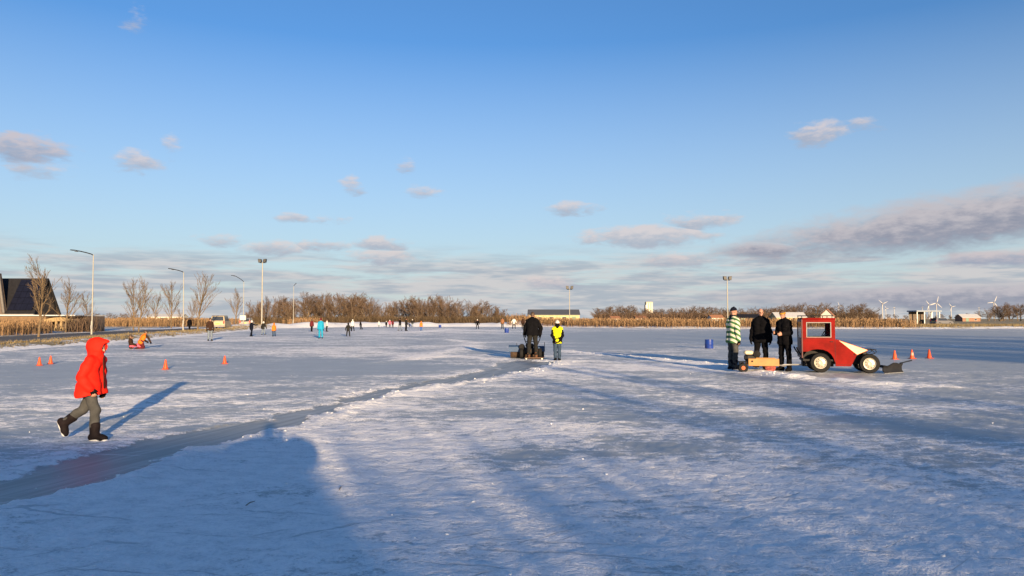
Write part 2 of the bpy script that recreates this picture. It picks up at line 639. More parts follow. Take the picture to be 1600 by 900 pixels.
# heaps of swept snow out on the ice
for (pts, h, w) in [([(880, 549), (960, 556), (1040, 563), (1150, 574), (1230, 590)], 0.07, 0.45), ([(700, 531), (740, 536), (730, 545), (640, 560)], 0.05, 0.8),
                    ([(790, 562), (700, 556), (600, 566)], 0.04, 0.5), ([(1250, 590), (1330, 596), (1480, 606)], 0.05, 0.35), ([(640, 520), (700, 515), (790, 517)], 0.06, 1.2)]:
    L = [tuple(gp(*p)[:2]) for p in pts]
    g = np.exp(-(line_d(X, Y, L) / w) ** 2) * (0.2 + 1.4 * lump)
    Z += h * g * (1 - inside)
    cover += 0.75 * g * (1 - inside)
cx, cy = X[Q].mean(1), Y[Q].mean(1)
keep = poly_sd(cx, cy, ICE) < 1.0
ink = (sdp[Q].mean(1) < 0.0) & keep


def attr(o, vals):
    a = o.data.attributes.new('cover', 'FLOAT', 'POINT')
    a.data.foreach_set('value', np.asarray(vals, np.float32))


def sub_mesh(name, mask, m, cov):
    f = Q[mask]
    used, inv = np.unique(f, return_inverse=True)
    o = np_mesh(name, np.stack([X, Y, Z], -1)[used], inv.reshape(-1, 4), m, smooth=True)
    attr(o, cov[used])
    return o


tag(sub_mesh('ice', keep & ~ink, M_ICE, cover), 'wide frozen skating meadow dusted with scraped snow', 'ice', kind='structure')
ti = sstep(-sdp, 0.0, 0.22)
tcov = (-1.05 + 1.2 * (fbm(X * 1.5, Y * 4, 4) - 0.45)) * ti + np.minimum(cover, 0.9) * (1 - ti)
tag(sub_mesh('swept_track', ink, M_TRACK, tcov), 'grey strip of ice swept clear behind the sweeping machine', 'track', kind='structure')

# --- land out to the horizon
radii = np.concatenate([np.geomspace(4, 220, 210), np.geomspace(228, 26000, 70)])
LX, LY, LQ = polar(420, 150, radii)
sd_l = poly_sd(LX, LY, ICE)
LZ = land_z(LX, LY)
land = np_mesh('ground', np.stack([LX, LY, LZ], -1), LQ, M_LAND, smooth=True)
lc = np.where(sd_l < np.where((LX < -22) & (LY < 100), 0.9, 3.2), 0.55, -0.12) + np.where((sd_l < 16) & (LY > 100) & (LX < 12), 0.6, 0.0) + np.where((LX < -22) & (LY < 105), 0.06, 0) - np.where(LY > 230, 0.18, 0.0)
lc = lc - np.where((LX > 10) & (sd_l > 0.5), 0.22, 0.0)
attr(land, lc)
tag(land, 'frosted flat farmland round the frozen meadow', 'ground', kind='structure')


def lz(x, y):
    return float(land_z(np.array([x], float), np.array([y], float))[0])


# --- the road
def strip(name, Lp, Rp, zoff, m, sub=10):
    mb = MB()
    def fine(P):
        out = []
        for i in range(len(P) - 1):
            for k in range(sub):
                t = k / sub
                out.append((P[i][0] * (1 - t) + P[i + 1][0] * t, P[i][1] * (1 - t) + P[i + 1][1] * t))
        return out + [P[-1]]
    A, B = fine(Lp), fine(Rp)
    vs = []
    for a, b in zip(A, B):
        for p in (a, b):
            vs.append((p[0], p[1], 0.1 + zoff))
        for p in (b, a):
            vs.append((p[0], p[1], 0.1 - 0.12))
    n = len(A)
    fs = []
    for i in range(n - 1):
        for j in range(4):
            fs.append((i * 4 + j, i * 4 + (j + 1) % 4, (i + 1) * 4 + (j + 1) % 4, (i + 1) * 4 + j))
    mb.add(vs, fs)
    return mb.build(name, m)


M_ASPH = mat('asphalt', (0.062, 0.060, 0.060), 0.85, 0.3, 0.6, 0.3, 60)
tag(strip('road', ROAD_NEAR, ROAD_FAR, 0.045, M_ASPH), 'dark asphalt road along the snowy bank', 'road', kind='structure')
M_PAINT = mat('worn_road_paint', (0.62, 0.62, 0.60), 0.7, 0.3, 3.0)


def inset(P, Qp, t):
    return [(a[0] * (1 - t) + b[0] * t, a[1] * (1 - t) + b[1] * t) for a, b in zip(P, Qp)]


tag(strip('road_edge_line', inset(ROAD_NEAR, ROAD_FAR, 0.05), inset(ROAD_NEAR, ROAD_FAR, 0.07), 0.051, M_PAINT), 'white painted line along the road edge', 'marking', kind='structure')

# ------------------------------------------------------------------ blades: reeds and grass (uncountable)
M_REED = mat('dry_reed', (0.20, 0.122, 0.060), 0.85, 0.5, 2.3)
M_STRAW = mat('dry_grass', (0.17, 0.13, 0.065), 0.85, 0.4, 1.5)


def blades(name, pts, hmin, hmax, w, m, label, cat, lean=0.18, plume=False, seed=3):
    r = np.random.RandomState(seed)
    P = np.asarray(pts, float)
    n = len(P)
    h = r.uniform(hmin, hmax, n) * r.uniform(0.75, 1.0, n)
    a = r.uniform(0, 2 * math.pi, n)
    wx, wy = np.cos(a) * w * 0.5, np.sin(a) * w * 0.5
    ln = r.normal(0, lean, (n, 2)) * h[:, None]
    z = P[:, 2] - 0.03
    base = np.stack([P[:, 0], P[:, 1], z], -1)
    off = np.stack([wx, wy, 0 * wx], -1)
    mid = base + np.stack([ln[:, 0] * 0.45, ln[:, 1] * 0.45, h * 0.62], -1)
    top = base + np.stack([ln[:, 0], ln[:, 1], h], -1)
    k = 1.7 if plume else 0.7
    V = np.stack([base - off, base + off, mid - off * 0.9, mid + off * 0.9, top - off * k * 0.3, top + off * k * 0.3], 1).reshape(-1, 3)
    b = np.arange(n)[:, None] * 6
    Fq = np.concatenate([b + np.array([[0, 1, 3, 2]]), b + np.array([[2, 3, 5, 4]])])
    if plume:
        pv = top + np.stack([ln[:, 0] * 0.15, ln[:, 1] * 0.15, 0.16 * np.ones(n)], -1)
        md = top + np.stack([ln[:, 0] * 0.05, ln[:, 1] * 0.05, 0.02 * np.ones(n)], -1)
        V2 = np.stack([top - np.array([0, 0, 0.12]), md - off * 2.2, pv, md + off * 2.2], 1).reshape(-1, 3)
        Fq = np.concatenate([Fq, len(V) + np.arange(n)[:, None] * 4 + np.array([[0, 1, 2, 3]])])
        V = np.concatenate([V, V2])
    return tag(np_mesh(name, V, Fq, m), label, cat, kind='stuff')


def scatter(n, xr, yr, test, seed, clump=0.0):
    r = np.random.RandomState(seed)
    x, y = r.uniform(xr[0], xr[1], n), r.uniform(yr[0], yr[1], n)
    k = test(x, y)
    x, y = x[k], y[k]
    if clump:
        k = fbm(x * clump, y * clump, 3) > r.uniform(0.36, 0.62, len(x))
        x, y = x[k], y[k]
    return np.stack([x, y, land_z(x, y)], -1)


def reed_zone(x, y):
    s = poly_sd(x, y, ICE)
    return (s > 0.7) & (s < 9.5 + 3 * fbm(x * 0.2, y * 0.2, 2)) & (x < 62.5) & (x > -1) & (y > 100)


blades('reed_bed', scatter(75000, (-2, 64), (105, 160), reed_zone, 5), 0.5, 1.5, 0.04, M_REED, 'tall dry orange reed bed along the far edge of the ice', 'reeds', 0.1, True, 5)
blades('reed_bed', scatter(9000, (-66, -40), (62, 78), lambda x, y: (line_d(x, y, ROAD_MID) > 4.6) & (line_d(x, y, ROAD_MID) < 12) & (x < xat(82, 1) * y), 6), 0.7, 1.25, 0.03, M_REED,
       'dense golden reeds between the road and the low flat-roofed building', 'reeds', 0.07, True, 6)
blades('reed_bed', scatter(26000, (-95, -30), (118, 170), lambda x, y: (line_d(x, y, ROAD_MID) > 6) & (poly_sd(x, y, ICE) > 9) & (x < -40 + 0.0 * y), 7, 0.2), 1.0, 1.6, 0.06, M_REED,
       'strip of golden reeds in the fields beyond the road', 'reeds', 0.1, True, 7)
blades('grass_tufts', scatter(52000, (-40, -22), (28, 118), lambda x, y: (poly_sd(x, y, ICE) > 0.9) & (line_d(x, y, ROAD_MID) > 4.0) & (x > -46), 8, 0.9), 0.10, 0.30, 0.028, M_STRAW,
       'withered grass poking through snow on the bank beside the road', 'grass', 0.5, False, 8)
blades('grass_tufts', scatter(42000, (60, 135), (108, 150), lambda x, y: poly_sd(x, y, ICE) > 1.0, 9, 0.5), 0.15, 0.55, 0.05, M_STRAW,
       'brown withered grass on the bank beside the reed bed', 'grass', 0.3, False, 9)


# ------------------------------------------------------------------ bare winter trees
def grow(seed, H, style):
    rng = random.Random(seed)
    trunk, crown = MB(), MB()

    def br(p, d, L, r, lvl, maxl, nc, ang, trop, ratio, t0):
        n = (7, 5, 4, 3, 2)[min(lvl, 4)]
        pts, rad, dirs = [p.copy()], [r], [d.copy()]
        for i in range(n):
            j = 0.05 if lvl == 0 else 0.13
            d = (d + Vector((rng.gauss(0, j), rng.gauss(0, j), rng.gauss(0, j) + trop[lvl]))).normalized()
            p = p + d * (L / n)
            pts.append(p.copy())
            rad.append(max(0.009, r * (1 - 0.8 * (i + 1) / n)))
            dirs.append(d.copy())
        (trunk if lvl <= 1 and r > 0.02 else crown).tube(pts, rad, (7, 5, 4, 3, 3)[min(lvl, 4)], False)
        if lvl >= maxl:
            return
        cnt = nc[lvl]
        for k in range(cnt):
            t = t0[lvl] + (1 - t0[lvl]) * (k + rng.random()) / cnt
            f = t * n
            i = min(int(f), n - 1)
            q = pts[i].lerp(pts[i + 1], f - i)
            dd = dirs[i]
            a = dd.cross(Vector((rng.gauss(0, 1), rng.gauss(0, 1), rng.gauss(0, 1)))).normalized()
            th = ang[lvl] * rng.uniform(0.7, 1.3)
            nd = (dd * math.cos(th) + a * math.sin(th)).normalized()
            if nd.z < -0.1:
                nd.z *= -0.5
            ln = L * ratio[lvl] * (1.12 - 0.62 * t if lvl == 0 else 1 - 0.35 * t) * rng.uniform(0.7, 1.2)
            br(q, nd, ln, max(0.011, r * (1 - 0.75 * t) * 0.55), lvl + 1, maxl, nc, ang, trop, ratio, t0)

    if style == 'vase':
        br(Vector((0, 0, -0.1)), Vector((0, 0, 1)), H * 0.93, 0.019 * H, 0, 3, (20, 10, 5), (0.60, 0.42, 0.40), (0.0, 0.15, 0.11, 0.07), (0.60, 0.36, 0.42), (0.22, 0.15, 0.2))
    elif style == 'bush':
        for s in range(5):
            a = rng.uniform(0, 6.28)
            d = Vector((math.cos(a) * 0.32, math.sin(a) * 0.32, 1)).normalized()
            br(Vector((math.cos(a) * 0.2, math.sin(a) * 0.2, -0.1)), d, H * rng.uniform(0.75, 1.0), 0.012 * H, 0, 3, (13, 9, 8), (0.55, 0.5, 0.5), (0.02, 0.09, 0.05, 0.02), (0.42, 0.45, 0.45), (0.12, 0.15, 0.1))
    else:  # broad crown
        br(Vector((0, 0, -0.1)), Vector((0, 0, 1)), H * 0.85, 0.022 * H, 0, 3, (26, 12, 9), (1.0, 0.65, 0.6), (0.0, 0.10, 0.05, 0.02), (0.52, 0.46, 0.42), (0.22, 0.2, 0.1))
    return trunk, crown


M_BARK_Y = mat('pale_bark', (0.13, 0.09, 0.05), 0.9, 0.3, 3.0)
M_TWIG_Y = mat('pale_twigs', (0.105, 0.073, 0.043), 0.9, 0.3, 1.0)
M_BARK_B = mat('brown_bark', (0.135, 0.098, 0.066), 0.9, 0.3, 3.0)
M_TWIG_B = mat('red_brown_twigs', (0.098, 0.062, 0.040), 0.9, 0.35, 0.5)
TREES = {}


def tree_proto(key, seed, H, style, mb, mt):
    t, c = grow(seed, H, style)
    TREES[key] = (t, c, mb, mt, max(v[2] for v in t.v + c.v))


for i in range(4):
    tree_proto(('vase', i), 11 + i, 7.0, 'vase', M_BARK_Y, M_TWIG_Y)
for i in range(4):
    tree_proto(('bush', i), 31 + i, 8.5, 'bush', M_BARK_B, M_TWIG_B)
for i in range(4):
    tree_proto(('broad', i), 51 + i, 9.0, 'broad', M_BARK_B, M_TWIG_B)
TREE_ROOT = {}


def tree(name, key, loc, h, rz, label, group, widen=1.0):
    sc = h / TREES[key][4]
    scale = (sc * widen, sc * widen, sc)
    if key not in TREE_ROOT:
        t, c, mb, mt, H = TREES[key]
        root = empty(name, loc, rz, label, 'tree', group)
        root.scale = scale
        t.build('trunk', mb, root)
        c.build('crown', mt, root)
        TREE_ROOT[key] = root
        return root
    o = copy_thing(TREE_ROOT[key], loc, rz, scale, label, group)
    o.name = name
    o['label'] = label
    o['group'] = group
    return o


def px_tree(name, key, px, ytop, Y, rz, label, group, widen=1.0):
    x = xat(px, Y)
    z = lz(x, Y)
    h = atd(px, ytop, Y).z - z
    return tree(name, key, (x, Y, z), h, rz, label, group, widen)


ROADG = 'bare trees standing along the road'
for (px, yt, Yd, k, wd, lab) in [
        (61, 397, 57.0, 0, 0.95, 'tall bare tree with open upright branches before the golden reeds by the low building'),
        (103, 430, 76.0, 1, 1.05, 'bare vase-shaped tree beside the lamp post by the low building'),
        (138, 455, 95.0, 2, 1.0, 'smaller bare tree directly behind the white lamp post near the low building'),
        (209, 432, 88.0, 3, 0.85, 'slim bare tree sharing its crown with a neighbour beyond the seated children'),
        (217, 428, 80.0, 1, 0.85, 'bare tree with pale trunk rising behind the seated children'),
        (243, 455, 150.0, 0, 1.0, 'bare round-topped roadside tree before the low white greenhouse'),
        (231, 482, 200.0, 2, 0.9, 'tiny distant bare tree near the low white greenhouse'),
        (268, 436, 110.0, 3, 0.95, 'bare upright tree close against the lamp post in the middle of the road row'),
        (309, 422, 88.0, 2, 0.95, 'tall bare vase-shaped tree before the parked beige van'),
        (298, 463, 180.0, 1, 1.0, 'half-hidden bare tree behind the tall tree by the beige van'),
        (280, 480, 150.0, 3, 0.8, 'very small bare sapling behind the lamp post of the road row'),
        (368, 449, 170.0, 0, 1.0, 'lone bare tree beyond the beige van, beside the lamp with a white box')]:
    px_tree('bare_tree', ('vase', k), px, yt, Yd, (px * 1.7) % 6.28, lab, ROADG, wd)

rg = random.Random(4)
prof = [(388, 488), (400, 470), (415, 462), (432, 459), (447, 466), (462, 463), (478, 456), (492, 452), (508, 454), (524, 456), (538, 455), (552, 455), (566, 455), (577, 462), (590, 472), (603, 476),
        (616, 468), (630, 463), (644, 462), (656, 461), (668, 460), (681, 458), (694, 460), (708, 462), (720, 470), (732, 474), (745, 467), (757, 466), (768, 474), (780, 481), (792, 487), (806, 490), (818, 491)]
prof2 = prof + [(0.5 * (a[0] + b[0]), 0.5 * (a[1] + b[1]) + 3) for a, b in zip(prof[:-1], prof[1:])]
for i, (px, yt) in enumerate(prof2):
    px_tree('belt_tree', (('bush', i % 4) if i % 3 else ('broad', i % 4)), px + rg.uniform(-4, 4), yt + rg.uniform(-1.5, 2.5), 168 + rg.uniform(-8, 14), rg.uniform(0, 6.28),
            'bare reddish-brown tree in the dense belt behind the skaters', 'trees of the belt behind the skaters', rg.uniform(0.95, 1.35))
far = []
for px in range(930, 1246, 6):
    far.append((px + rg.uniform(-3, 3), 479 + 3.5 * math.sin(px * 0.05) + rg.uniform(-2, 3.5), 430 + rg.uniform(-30, 60), 'bare brown tree in the far wood around the pale tower', 'trees of the far wood'))
for px in range(1246, 1374, 8):
    far.append((px + rg.uniform(-3, 3), 475 + rg.uniform(-4, 5), 330 + rg.uniform(-30, 40), 'bare tree in the copse behind the red tractor', 'trees of the copse behind the tractor'))
for px in range(1534, 1660, 9):
    far.append((px + rg.uniform(-3, 3), 474 + rg.uniform(-3, 4) + max(0, 1550 - px) * 0.4, 420 + rg.uniform(-30, 40), 'bare tree in the dark grove beside the white turbines', 'trees of the dark grove'))
for px in range(138, 212, 8):
    far.append((px + rg.uniform(-3, 3), 489 + rg.uniform(-2, 2), 420 + rg.uniform(-30, 40), 'low dark tree on the horizon beyond the road', 'trees on the horizon beyond the road'))
for px in range(1376, 1530, 12):
    far.append((px + rg.uniform(-3, 3), 489 + rg.uniform(-2, 3), 700 + rg.uniform(-30, 40), 'low distant tree beneath the white turbines', 'trees beneath the turbines'))
for (px, yt, Yd, lab, g) in far:
    px_tree('distant_tree', ('broad' if rg.random() < 0.6 else 'bush', rg.randrange(4)), px, yt, Yd, rg.uniform(0, 6.28), lab, g, rg.uniform(1.3, 1.9))


def brush(name, pts, hmin, hmax, m, label, seed, w=0.05):
    """leafless undergrowth: one uncountable mass of twigs"""
    P = np.repeat(np.asarray(pts), 3, 0)
    r = np.random.RandomState(seed)
    P[:, :2] += r.normal(0, 0.25, (len(P), 2))
    return blades(name, P, hmin, hmax, w, m, label, 'undergrowth', 0.32, False, seed)


brush('undergrowth', scatter(17000, (-66, 4), (156, 180), lambda x, y: (fbm(x * 0.15, y * 0.15, 2) > 0.3) & (x > xat(384, 1) * y) & (x < 0.02 * y), 21), 0.8, 2.3, mat('dark_brush', (0.075, 0.05, 0.026), 0.9, 0.4, 0.6),
      'brown leafless undergrowth along the foot of the tree belt', 21, 0.07)
brush('undergrowth', scatter(16000, (40, 330), (395, 470), lambda x, y: (x > xat(930, 1) * y) & (x < xat(1370, 1) * y), 22), 2.0, 5.5, M_TWIG_B,
      'dark leafless undergrowth below the far wood', 22, 0.2)
brush('undergrowth', scatter(900, (-52, -44), (76, 82), lambda x, y: (x > xat(122, 80)) & (x < xat(141, 80)), 23), 1.2, 2.2, M_TWIG_B,
      'clipped dark hedge at the end of the low building', 23, 0.04)

# the shore behind the photographer: trees and a clubhouse whose shade lies over the near ice
SHG = 'bare trees on the shore behind the photographer'
SHORE = [  # offset across the sun's direction, distance behind, height, kind, width
    (12.1, 24, 7.4, ('vase', 2), 0.55), (8.7, 24, 7.6, ('broad', 1), 0.5), (6.2, 22, 6.2, ('broad', 0), 0.5), (15.6, 26, 5.6, ('bush', 2), 0.7), (19.6, 26, 5.8, ('broad', 3), 0.6), (3.4, 27, 5.2, ('bush', 0), 0.7),
    (23.0, 27, 6.4, ('vase', 1), 1.0), (27.0, 30, 10.5, ('broad', 0), 0.9), (31.5, 30, 12, ('bush', 1), 1.0), (36.5, 32, 12.5, ('broad', 1), 1.0), (42, 32, 13, ('bush', 0), 1.1),
    (48, 34, 13.5, ('broad', 2), 1.2), (29, 42, 14, ('bush', 3), 1.1), (39, 44, 15, ('bush', 2), 1.2), (46, 44, 16, ('bush', 3), 1.3), (55, 40, 15, ('broad', 3), 1.3),
]
sa, ca = math.sin(R(SUN_AZ)), math.cos(R(SUN_AZ))


def shore(perp, back):
    return (perp * ca + back * sa, perp * sa - back * ca)


for i, (pp, bk, h, key, wd) in enumerate(SHORE):
    x, y = shore(pp, bk)
    tree('shore_tree', key, (x, y, lz(x, y)), h, i * 1.3, 'bare brown tree on the shore behind the photographer', SHG, wd)

hp_ = []
for k in range(2700):
    x, y = shore(rg.uniform(-1.2, 30), rg.uniform(18.5, 21.5))
    hp_.append((x, y, lz(x, y)))
brush('undergrowth', hp_, 3.5, 4.9, M_TWIG_B, 'tall leafless scrub on the shore behind the photographer', 24, 0.035)
M_WALLDK = mat('dark_timber', (0.10, 0.075, 0.06), 0.8, 0.3, 4.0)
M_ROOFDK = mat('dark_roof', (0.012, 0.012, 0.015), 0.7, 0.25, 2.0, spec=0.2)
M_WHITE = mat('white_paint', (0.46, 0.45, 0.42), 0.6, 0.1, 2.0)
M_GLASSDK = mat('dark_window_glass', (0.03, 0.035, 0.045), 0.08, 0.1, 1.0)


def gable_house(name, loc, rz, w, d, wall_h, ridge_h, mw, mr, label, windows=(), door=None, over=0.35, snow=False, cat='building'):
    """ridge along local x; windows as (x, z, w, h) on the front (-y) wall"""
    root = empty(name, loc, rz, label, cat)
    m = MB()
    m.box(-w / 2, w / 2, -d / 2, d / 2, -0.2, wall_h)
    m.add([(s * w / 2, y, z) for s in (-1, 1) for (y, z) in ((-d / 2, wall_h), (d / 2, wall_h), (0, ridge_h - 0.1))], [(0, 1, 2), (3, 4, 5), (0, 2, 5, 3), (1, 4, 5, 2)])
    m.build('wall', mw, root)
    m = MB()
    sl = (ridge_h - wall_h) / (d / 2)
    e = over
    for s in (-1, 1):
        ring = [(0, ridge_h), (s * (d / 2 + e), wall_h - sl * e), (s * (d / 2 + e), wall_h - sl * e + 0.14), (0, ridge_h + 0.14)]
        m.loft([[(x, y, z) for y, z in ring] for x in (-w / 2 - e, w / 2 + e)], True)
    m.build('roof', mr, root)
    for (x, z, ww, hh) in windows:
        m = MB()
        m.box(x - ww / 2 - 0.07, x + ww / 2 + 0.07, -d / 2 - 0.05, -d / 2 + 0.02, z - 0.07, z + hh + 0.07)
        f = m.build('window', M_WHITE, root)
        m = MB()
        m.box(x - ww / 2, x + ww / 2, -d / 2 - 0.06, -d / 2 - 0.03, z, z + hh)
        m.build('pane', M_GLASSDK, f)
    if door:
        x, ww, hh = door
        m = MB()
        m.box(x - ww / 2, x + ww / 2, -d / 2 - 0.06, -d / 2 + 0.02, 0, hh)
        m.build('door', mat('door_green', (0.05, 0.12, 0.08), 0.5), root)
    return root


cxh, cyh = 0.2, -26.5
gable_house('clubhouse', (cxh - 4.2, cyh, lz(cxh - 4.2, cyh)), math.pi, 24, 8, 2.9, 5.1, M_WALLDK, M_ROOFDK, 'dark timber clubhouse on the shore behind the photographer',
            [(-8, 1, 1.4, 1.1), (-4, 1, 1.4, 1.1), (3, 1, 1.4, 1.1), (8, 1, 1.4, 1.1)], (0, 1.0, 2.1))

# ------------------------------------------------------------------ buildings of the background
M_CREAM = mat('cream_wall', (0.42, 0.34, 0.19), 0.8, 0.15, 1.0)
M_BRICK = mat('brown_brick', (0.22, 0.12, 0.08), 0.85, 0.3, 3.0)
M_SNOWROOF = mat('snowy_roof', (0.40, 0.41, 0.43), 0.85, 0.08, 2.0, 0.3, 6)
M_SOLAR = mat('solar_glass', (0.006, 0.007, 0.016), 0.4, 0.2, 1.0, spec=0.3)
M_STEEL = mat('galvanised_steel', (0.30, 0.30, 0.30), 0.45, 0.15, 3.0, metal=0.3)
M_TIMBER = mat('weathered_boards', (0.15, 0.095, 0.055), 0.85, 0.3, 1.5)
M_BLACK = mat('black_rubber', (0.009, 0.009, 0.010), 0.8, 0.3, 8.0, spec=0.2)
M_DKMETAL = mat('dark_metal', (0.012, 0.012, 0.014), 0.6, 0.3, 5.0, spec=0.25)
M_SAND = mat('sandstone_fascia', (0.27, 0.19, 0.095), 0.85, 0.2, 2.0)


def pbox(m, px0, px1, py0, py1, Y, depth):
    """box whose front face at distance Y covers that part of the view"""
    a, b = atd(px0, py1, Y), atd(px1, py0, Y)
    m.box(a.x, b.x, Y, Y + depth, a.z, b.z)


# steep dark house with solar panels
Yh = 138.0
x0, x1 = atd(-60, 490, Yh).x, atd(53, 490, Yh).x
zr, ze, zg = atd(0, 433, Yh).z, atd(0, 489, Yh).z, lz(x1, Yh)
hc = ((x0 + x1) / 2, Yh + 4.2, zg)
root = empty('steep_roofed_house', hc, 0, 'dark house with a steep roof of solar panels behind the low building', 'house')
wd = (x1 - x0)
m = MB()
m.box(-wd / 2 + 0.4, wd / 2 - 0.4, -3.6, 3.6, -0.2, ze - zg)
m.add([(s * (wd / 2 - 0.4), y, z) for s in (-1, 1) for (y, z) in ((-3.6, ze - zg), (3.6, ze - zg), (0, zr - zg - 0.4))], [(0, 1, 2), (3, 4, 5), (0, 2, 5, 3), (1, 4, 5, 2)])
m.build('wall', mat('charred_timber', (0.02, 0.016, 0.015), 0.8, 0.3, 2.0), root)
m = MB()
for s in (-1, 1):
    ring = [(0, zr - zg - 0.2), (s * 4.2, ze - zg - 0.4), (s * 4.2, ze - zg - 0.15), (0, zr - zg)]
    m.loft([[(x, y, z) for y, z in ring] for x in (-wd / 2, wd / 2)], True)
rf = m.build('roof', M_ROOFDK, root)
sl = Vector((0, -4.2, (ze - zr) + 0.15 - 0.0))
for i in range(4):
    for j in range(5):
        a = Vector((wd / 2 - 0.5 - (i + 1) * 1.15, 0, zr - zg))
        p0 = a + sl * (0.06 + j * 0.18) + Vector((0, -0.04, 0.05))
        p1 = a + sl * (0.06 + j * 0.18 + 0.17) + Vector((0, -0.04, 0.05))
        up = Vector((0, -0.05, 0.05))
        v = [p0, p0 + Vector((1.1, 0, 0)), p1 + Vector((1.1, 0, 0)), p1]
        m = MB()
        m.loft([v, [q + up for q in v]], True)
        m.build('solar_panel', M_SOLAR, root)
m = MB()
m.box(-wd / 2 - 0.1, wd / 2 + 0.1, -4.5, -4.15, ze - zg - 0.42, ze - zg - 0.2)
m.build('gutter', M_STEEL, root)
m = MB()
m.prism([(-3.0, -0.2), (3.0, -0.2), (3.2, ze - zg + 0.4), (2.0, zr - zg + 0.7), (-2.4, zr - zg + 0.7)], -0.3, 0.3)
o = m.build('gable_screen', M_WALLDK, root)
o.location = (x1 - hc[0] - 8.6, -4.0, 0)
m = MB()
m.tube([(1.9, -0.42, zr - zg + 0.7), (3.1, -0.42, ze - zg)], 0.28, 6)
o = m.build('bargeboard', mat('grey_board', (0.10, 0.09, 0.085), 0.7), root)
o.location = (x1 - hc[0] - 8.6, -4.0, 0)

# long low building
Yb = 80.0
bx = xat(-60, Yb)
zb = lz(xat(60, Yb), Yb)
root = empty('low_flat_roofed_building', (xat(40, Yb), Yb, zb), 0, 'long low timber building with thin white flat roof behind golden reeds', 'building')
xl, xm, xr = xat(-60, Yb) - xat(40, Yb), xat(72, Yb) - xat(40, Yb), xat(124, Yb) - xat(40, Yb)
zt = atd(0, 492, Yb).z - zb
m = MB()
m.box(xl, xm, 0, 5, -0.2, zt - 0.12)
m.build('wall', M_TIMBER, root)
for k in range(9):
    m = MB()
    z0_ = 0.1 + k * 0.2
    if z0_ + 0.17 < zt - 0.12:
        m.box(xl, xm - 0.02, -0.03, 0.0, z0_, z0_ + 0.175)
        m.build('board', M_TIMBER, root)
m = MB()
m.box(xl - 0.2, xr, -0.4, 5.2, zt - 0.12, zt)
m.build('roof', M_SNOWROOF, root)
# arched end bay: sand-coloured fascia with two dark openings
m = MB()
arc = [(xm + (xr - xm) * t, (zt - 0.25) - 0.75 * (2 * t - 1) ** 2 * (1 if t > 0.5 else 0.35)) for t in np.linspace(0, 1, 13)]
low = [(x, z - 0.42) for x, z in reversed(arc)]
m.prism([(float(a), float(b)) for a, b in arc + low], -0.35, -0.15)
m.build('arched_fascia', M_SAND, root)
for t in (0.06, 0.35, 0.5, 0.82, 0.97):
    m = MB()
    x_ = xm + (xr - xm) * t
    m.box(x_ - 0.11, x_ + 0.11, -0.3, -0.1, -0.2, zt - 0.5 if t < 0.9 else zt - 0.9)
    m.build('pillar', M_SAND if t != 0.06 else mat('dark_red_door', (0.18, 0.05, 0.03), 0.6), root)
m = MB()
m.box(xm, xr, 1.6, 5, -0.2, zt - 0.13)
m.build('rear_wall', M_WALLDK, root)
m = MB()
m.box(xm + 0.3, xr - 0.3, -0.7, -0.45, -0.1, 0.35)
m.build('planter', M_SAND, root)

# other far buildings
gable_house('farm_shed', (xat(866, 300), 306, lz(40, 300)), 0, 20.5, 12, 2.9, 5.0, M_CREAM, mat('slate_roof', (0.07, 0.075, 0.085), 0.6), 'long cream-walled barn with dark roof beyond the reed bed',
            [(-6, 1.0, 1.5, 1), (-1, 1.0, 1.5, 1), (4, 1.0, 1.5, 1)], (8, 1.6, 2.2))
Yt = 640.0
root = empty('water_tower', (xat(1014, Yt), Yt, 0.25), 0, 'pale concrete tower rising above the far wood', 'tower')
m = MB()
m.box(-3.0, 3.0, -3, 3, -0.3, atd(0, 472, Yt).z, 0.2)
m.build('shaft', mat('pale_concrete', (0.34, 0.31, 0.25), 0.8), root)
for s in (-1, 0, 1):
    m = MB()
    m.box(s * 2 - 0.45, s * 2 + 0.45, -3.35, -2.99, 0, atd(0, 474, Yt).z)
    m.build('pilaster', M_WHITE, root)
m = MB()
m.box(-3.4, -2.2, -3.5, 3, -0.3, atd(0, 477, Yt).z)
m.build('side_block', M_WHITE, root)
root = gable_house('farm_cottage', (xat(1238, 250), 254, lz(95, 250)), 0, 10, 6, 1.9, 3.4, M_CREAM, M_SNOWROOF, 'white-roofed low farm building beyond the man with the yellow cap', [(-3, 0.7, 1, 0.9), (1, 0.7, 1, 0.9)], (3.5, 1.2, 1.8))
gable_house('white_cottage', (xat(1300, 290), 294, lz(125, 290)), R(60), 4.5, 4.5, 2.6, 5.0, M_WHITE, mat('tile_roof', (0.24, 0.11, 0.06), 0.8), 'small white cottage in the copse behind the red tractor', [(0, 1, 1, 1)])
gable_house('glasshouse', (xat(252, 330), 336, lz(-150, 330)), R(4), 15, 8, 2.2, 3.4, M_WHITE, M_SNOWROOF, 'long low white greenhouse in the fields beyond the road', [(-5, 0.5, 3, 1.2), (0, 0.5, 3, 1.2), (5, 0.5, 3, 1.2)])
for (px, Yd, w, h, lab) in [(960, 395, 5, 2.6, 'tiny white farmhouse at the foot of the far wood beside the cream barn'), (1000, 400, 6, 2.8, 'tiny white house at the foot of the far wood below the tower'),
                            (1118, 390, 7, 3.2, 'tiny white-gabled house at the foot of the far wood beside the floodlight')]:
    gable_house('distant_house', (xat(px, Yd), Yd, 0.25), 0.2, w, 5, h * 0.55, h, M_WHITE, mat('tile_roof', (0.24, 0.11, 0.06)), lab, [(-w * 0.25, 0.4, 0.8, 0.7), (w * 0.25, 0.4, 0.8, 0.7)], over=0.2, cat='house')
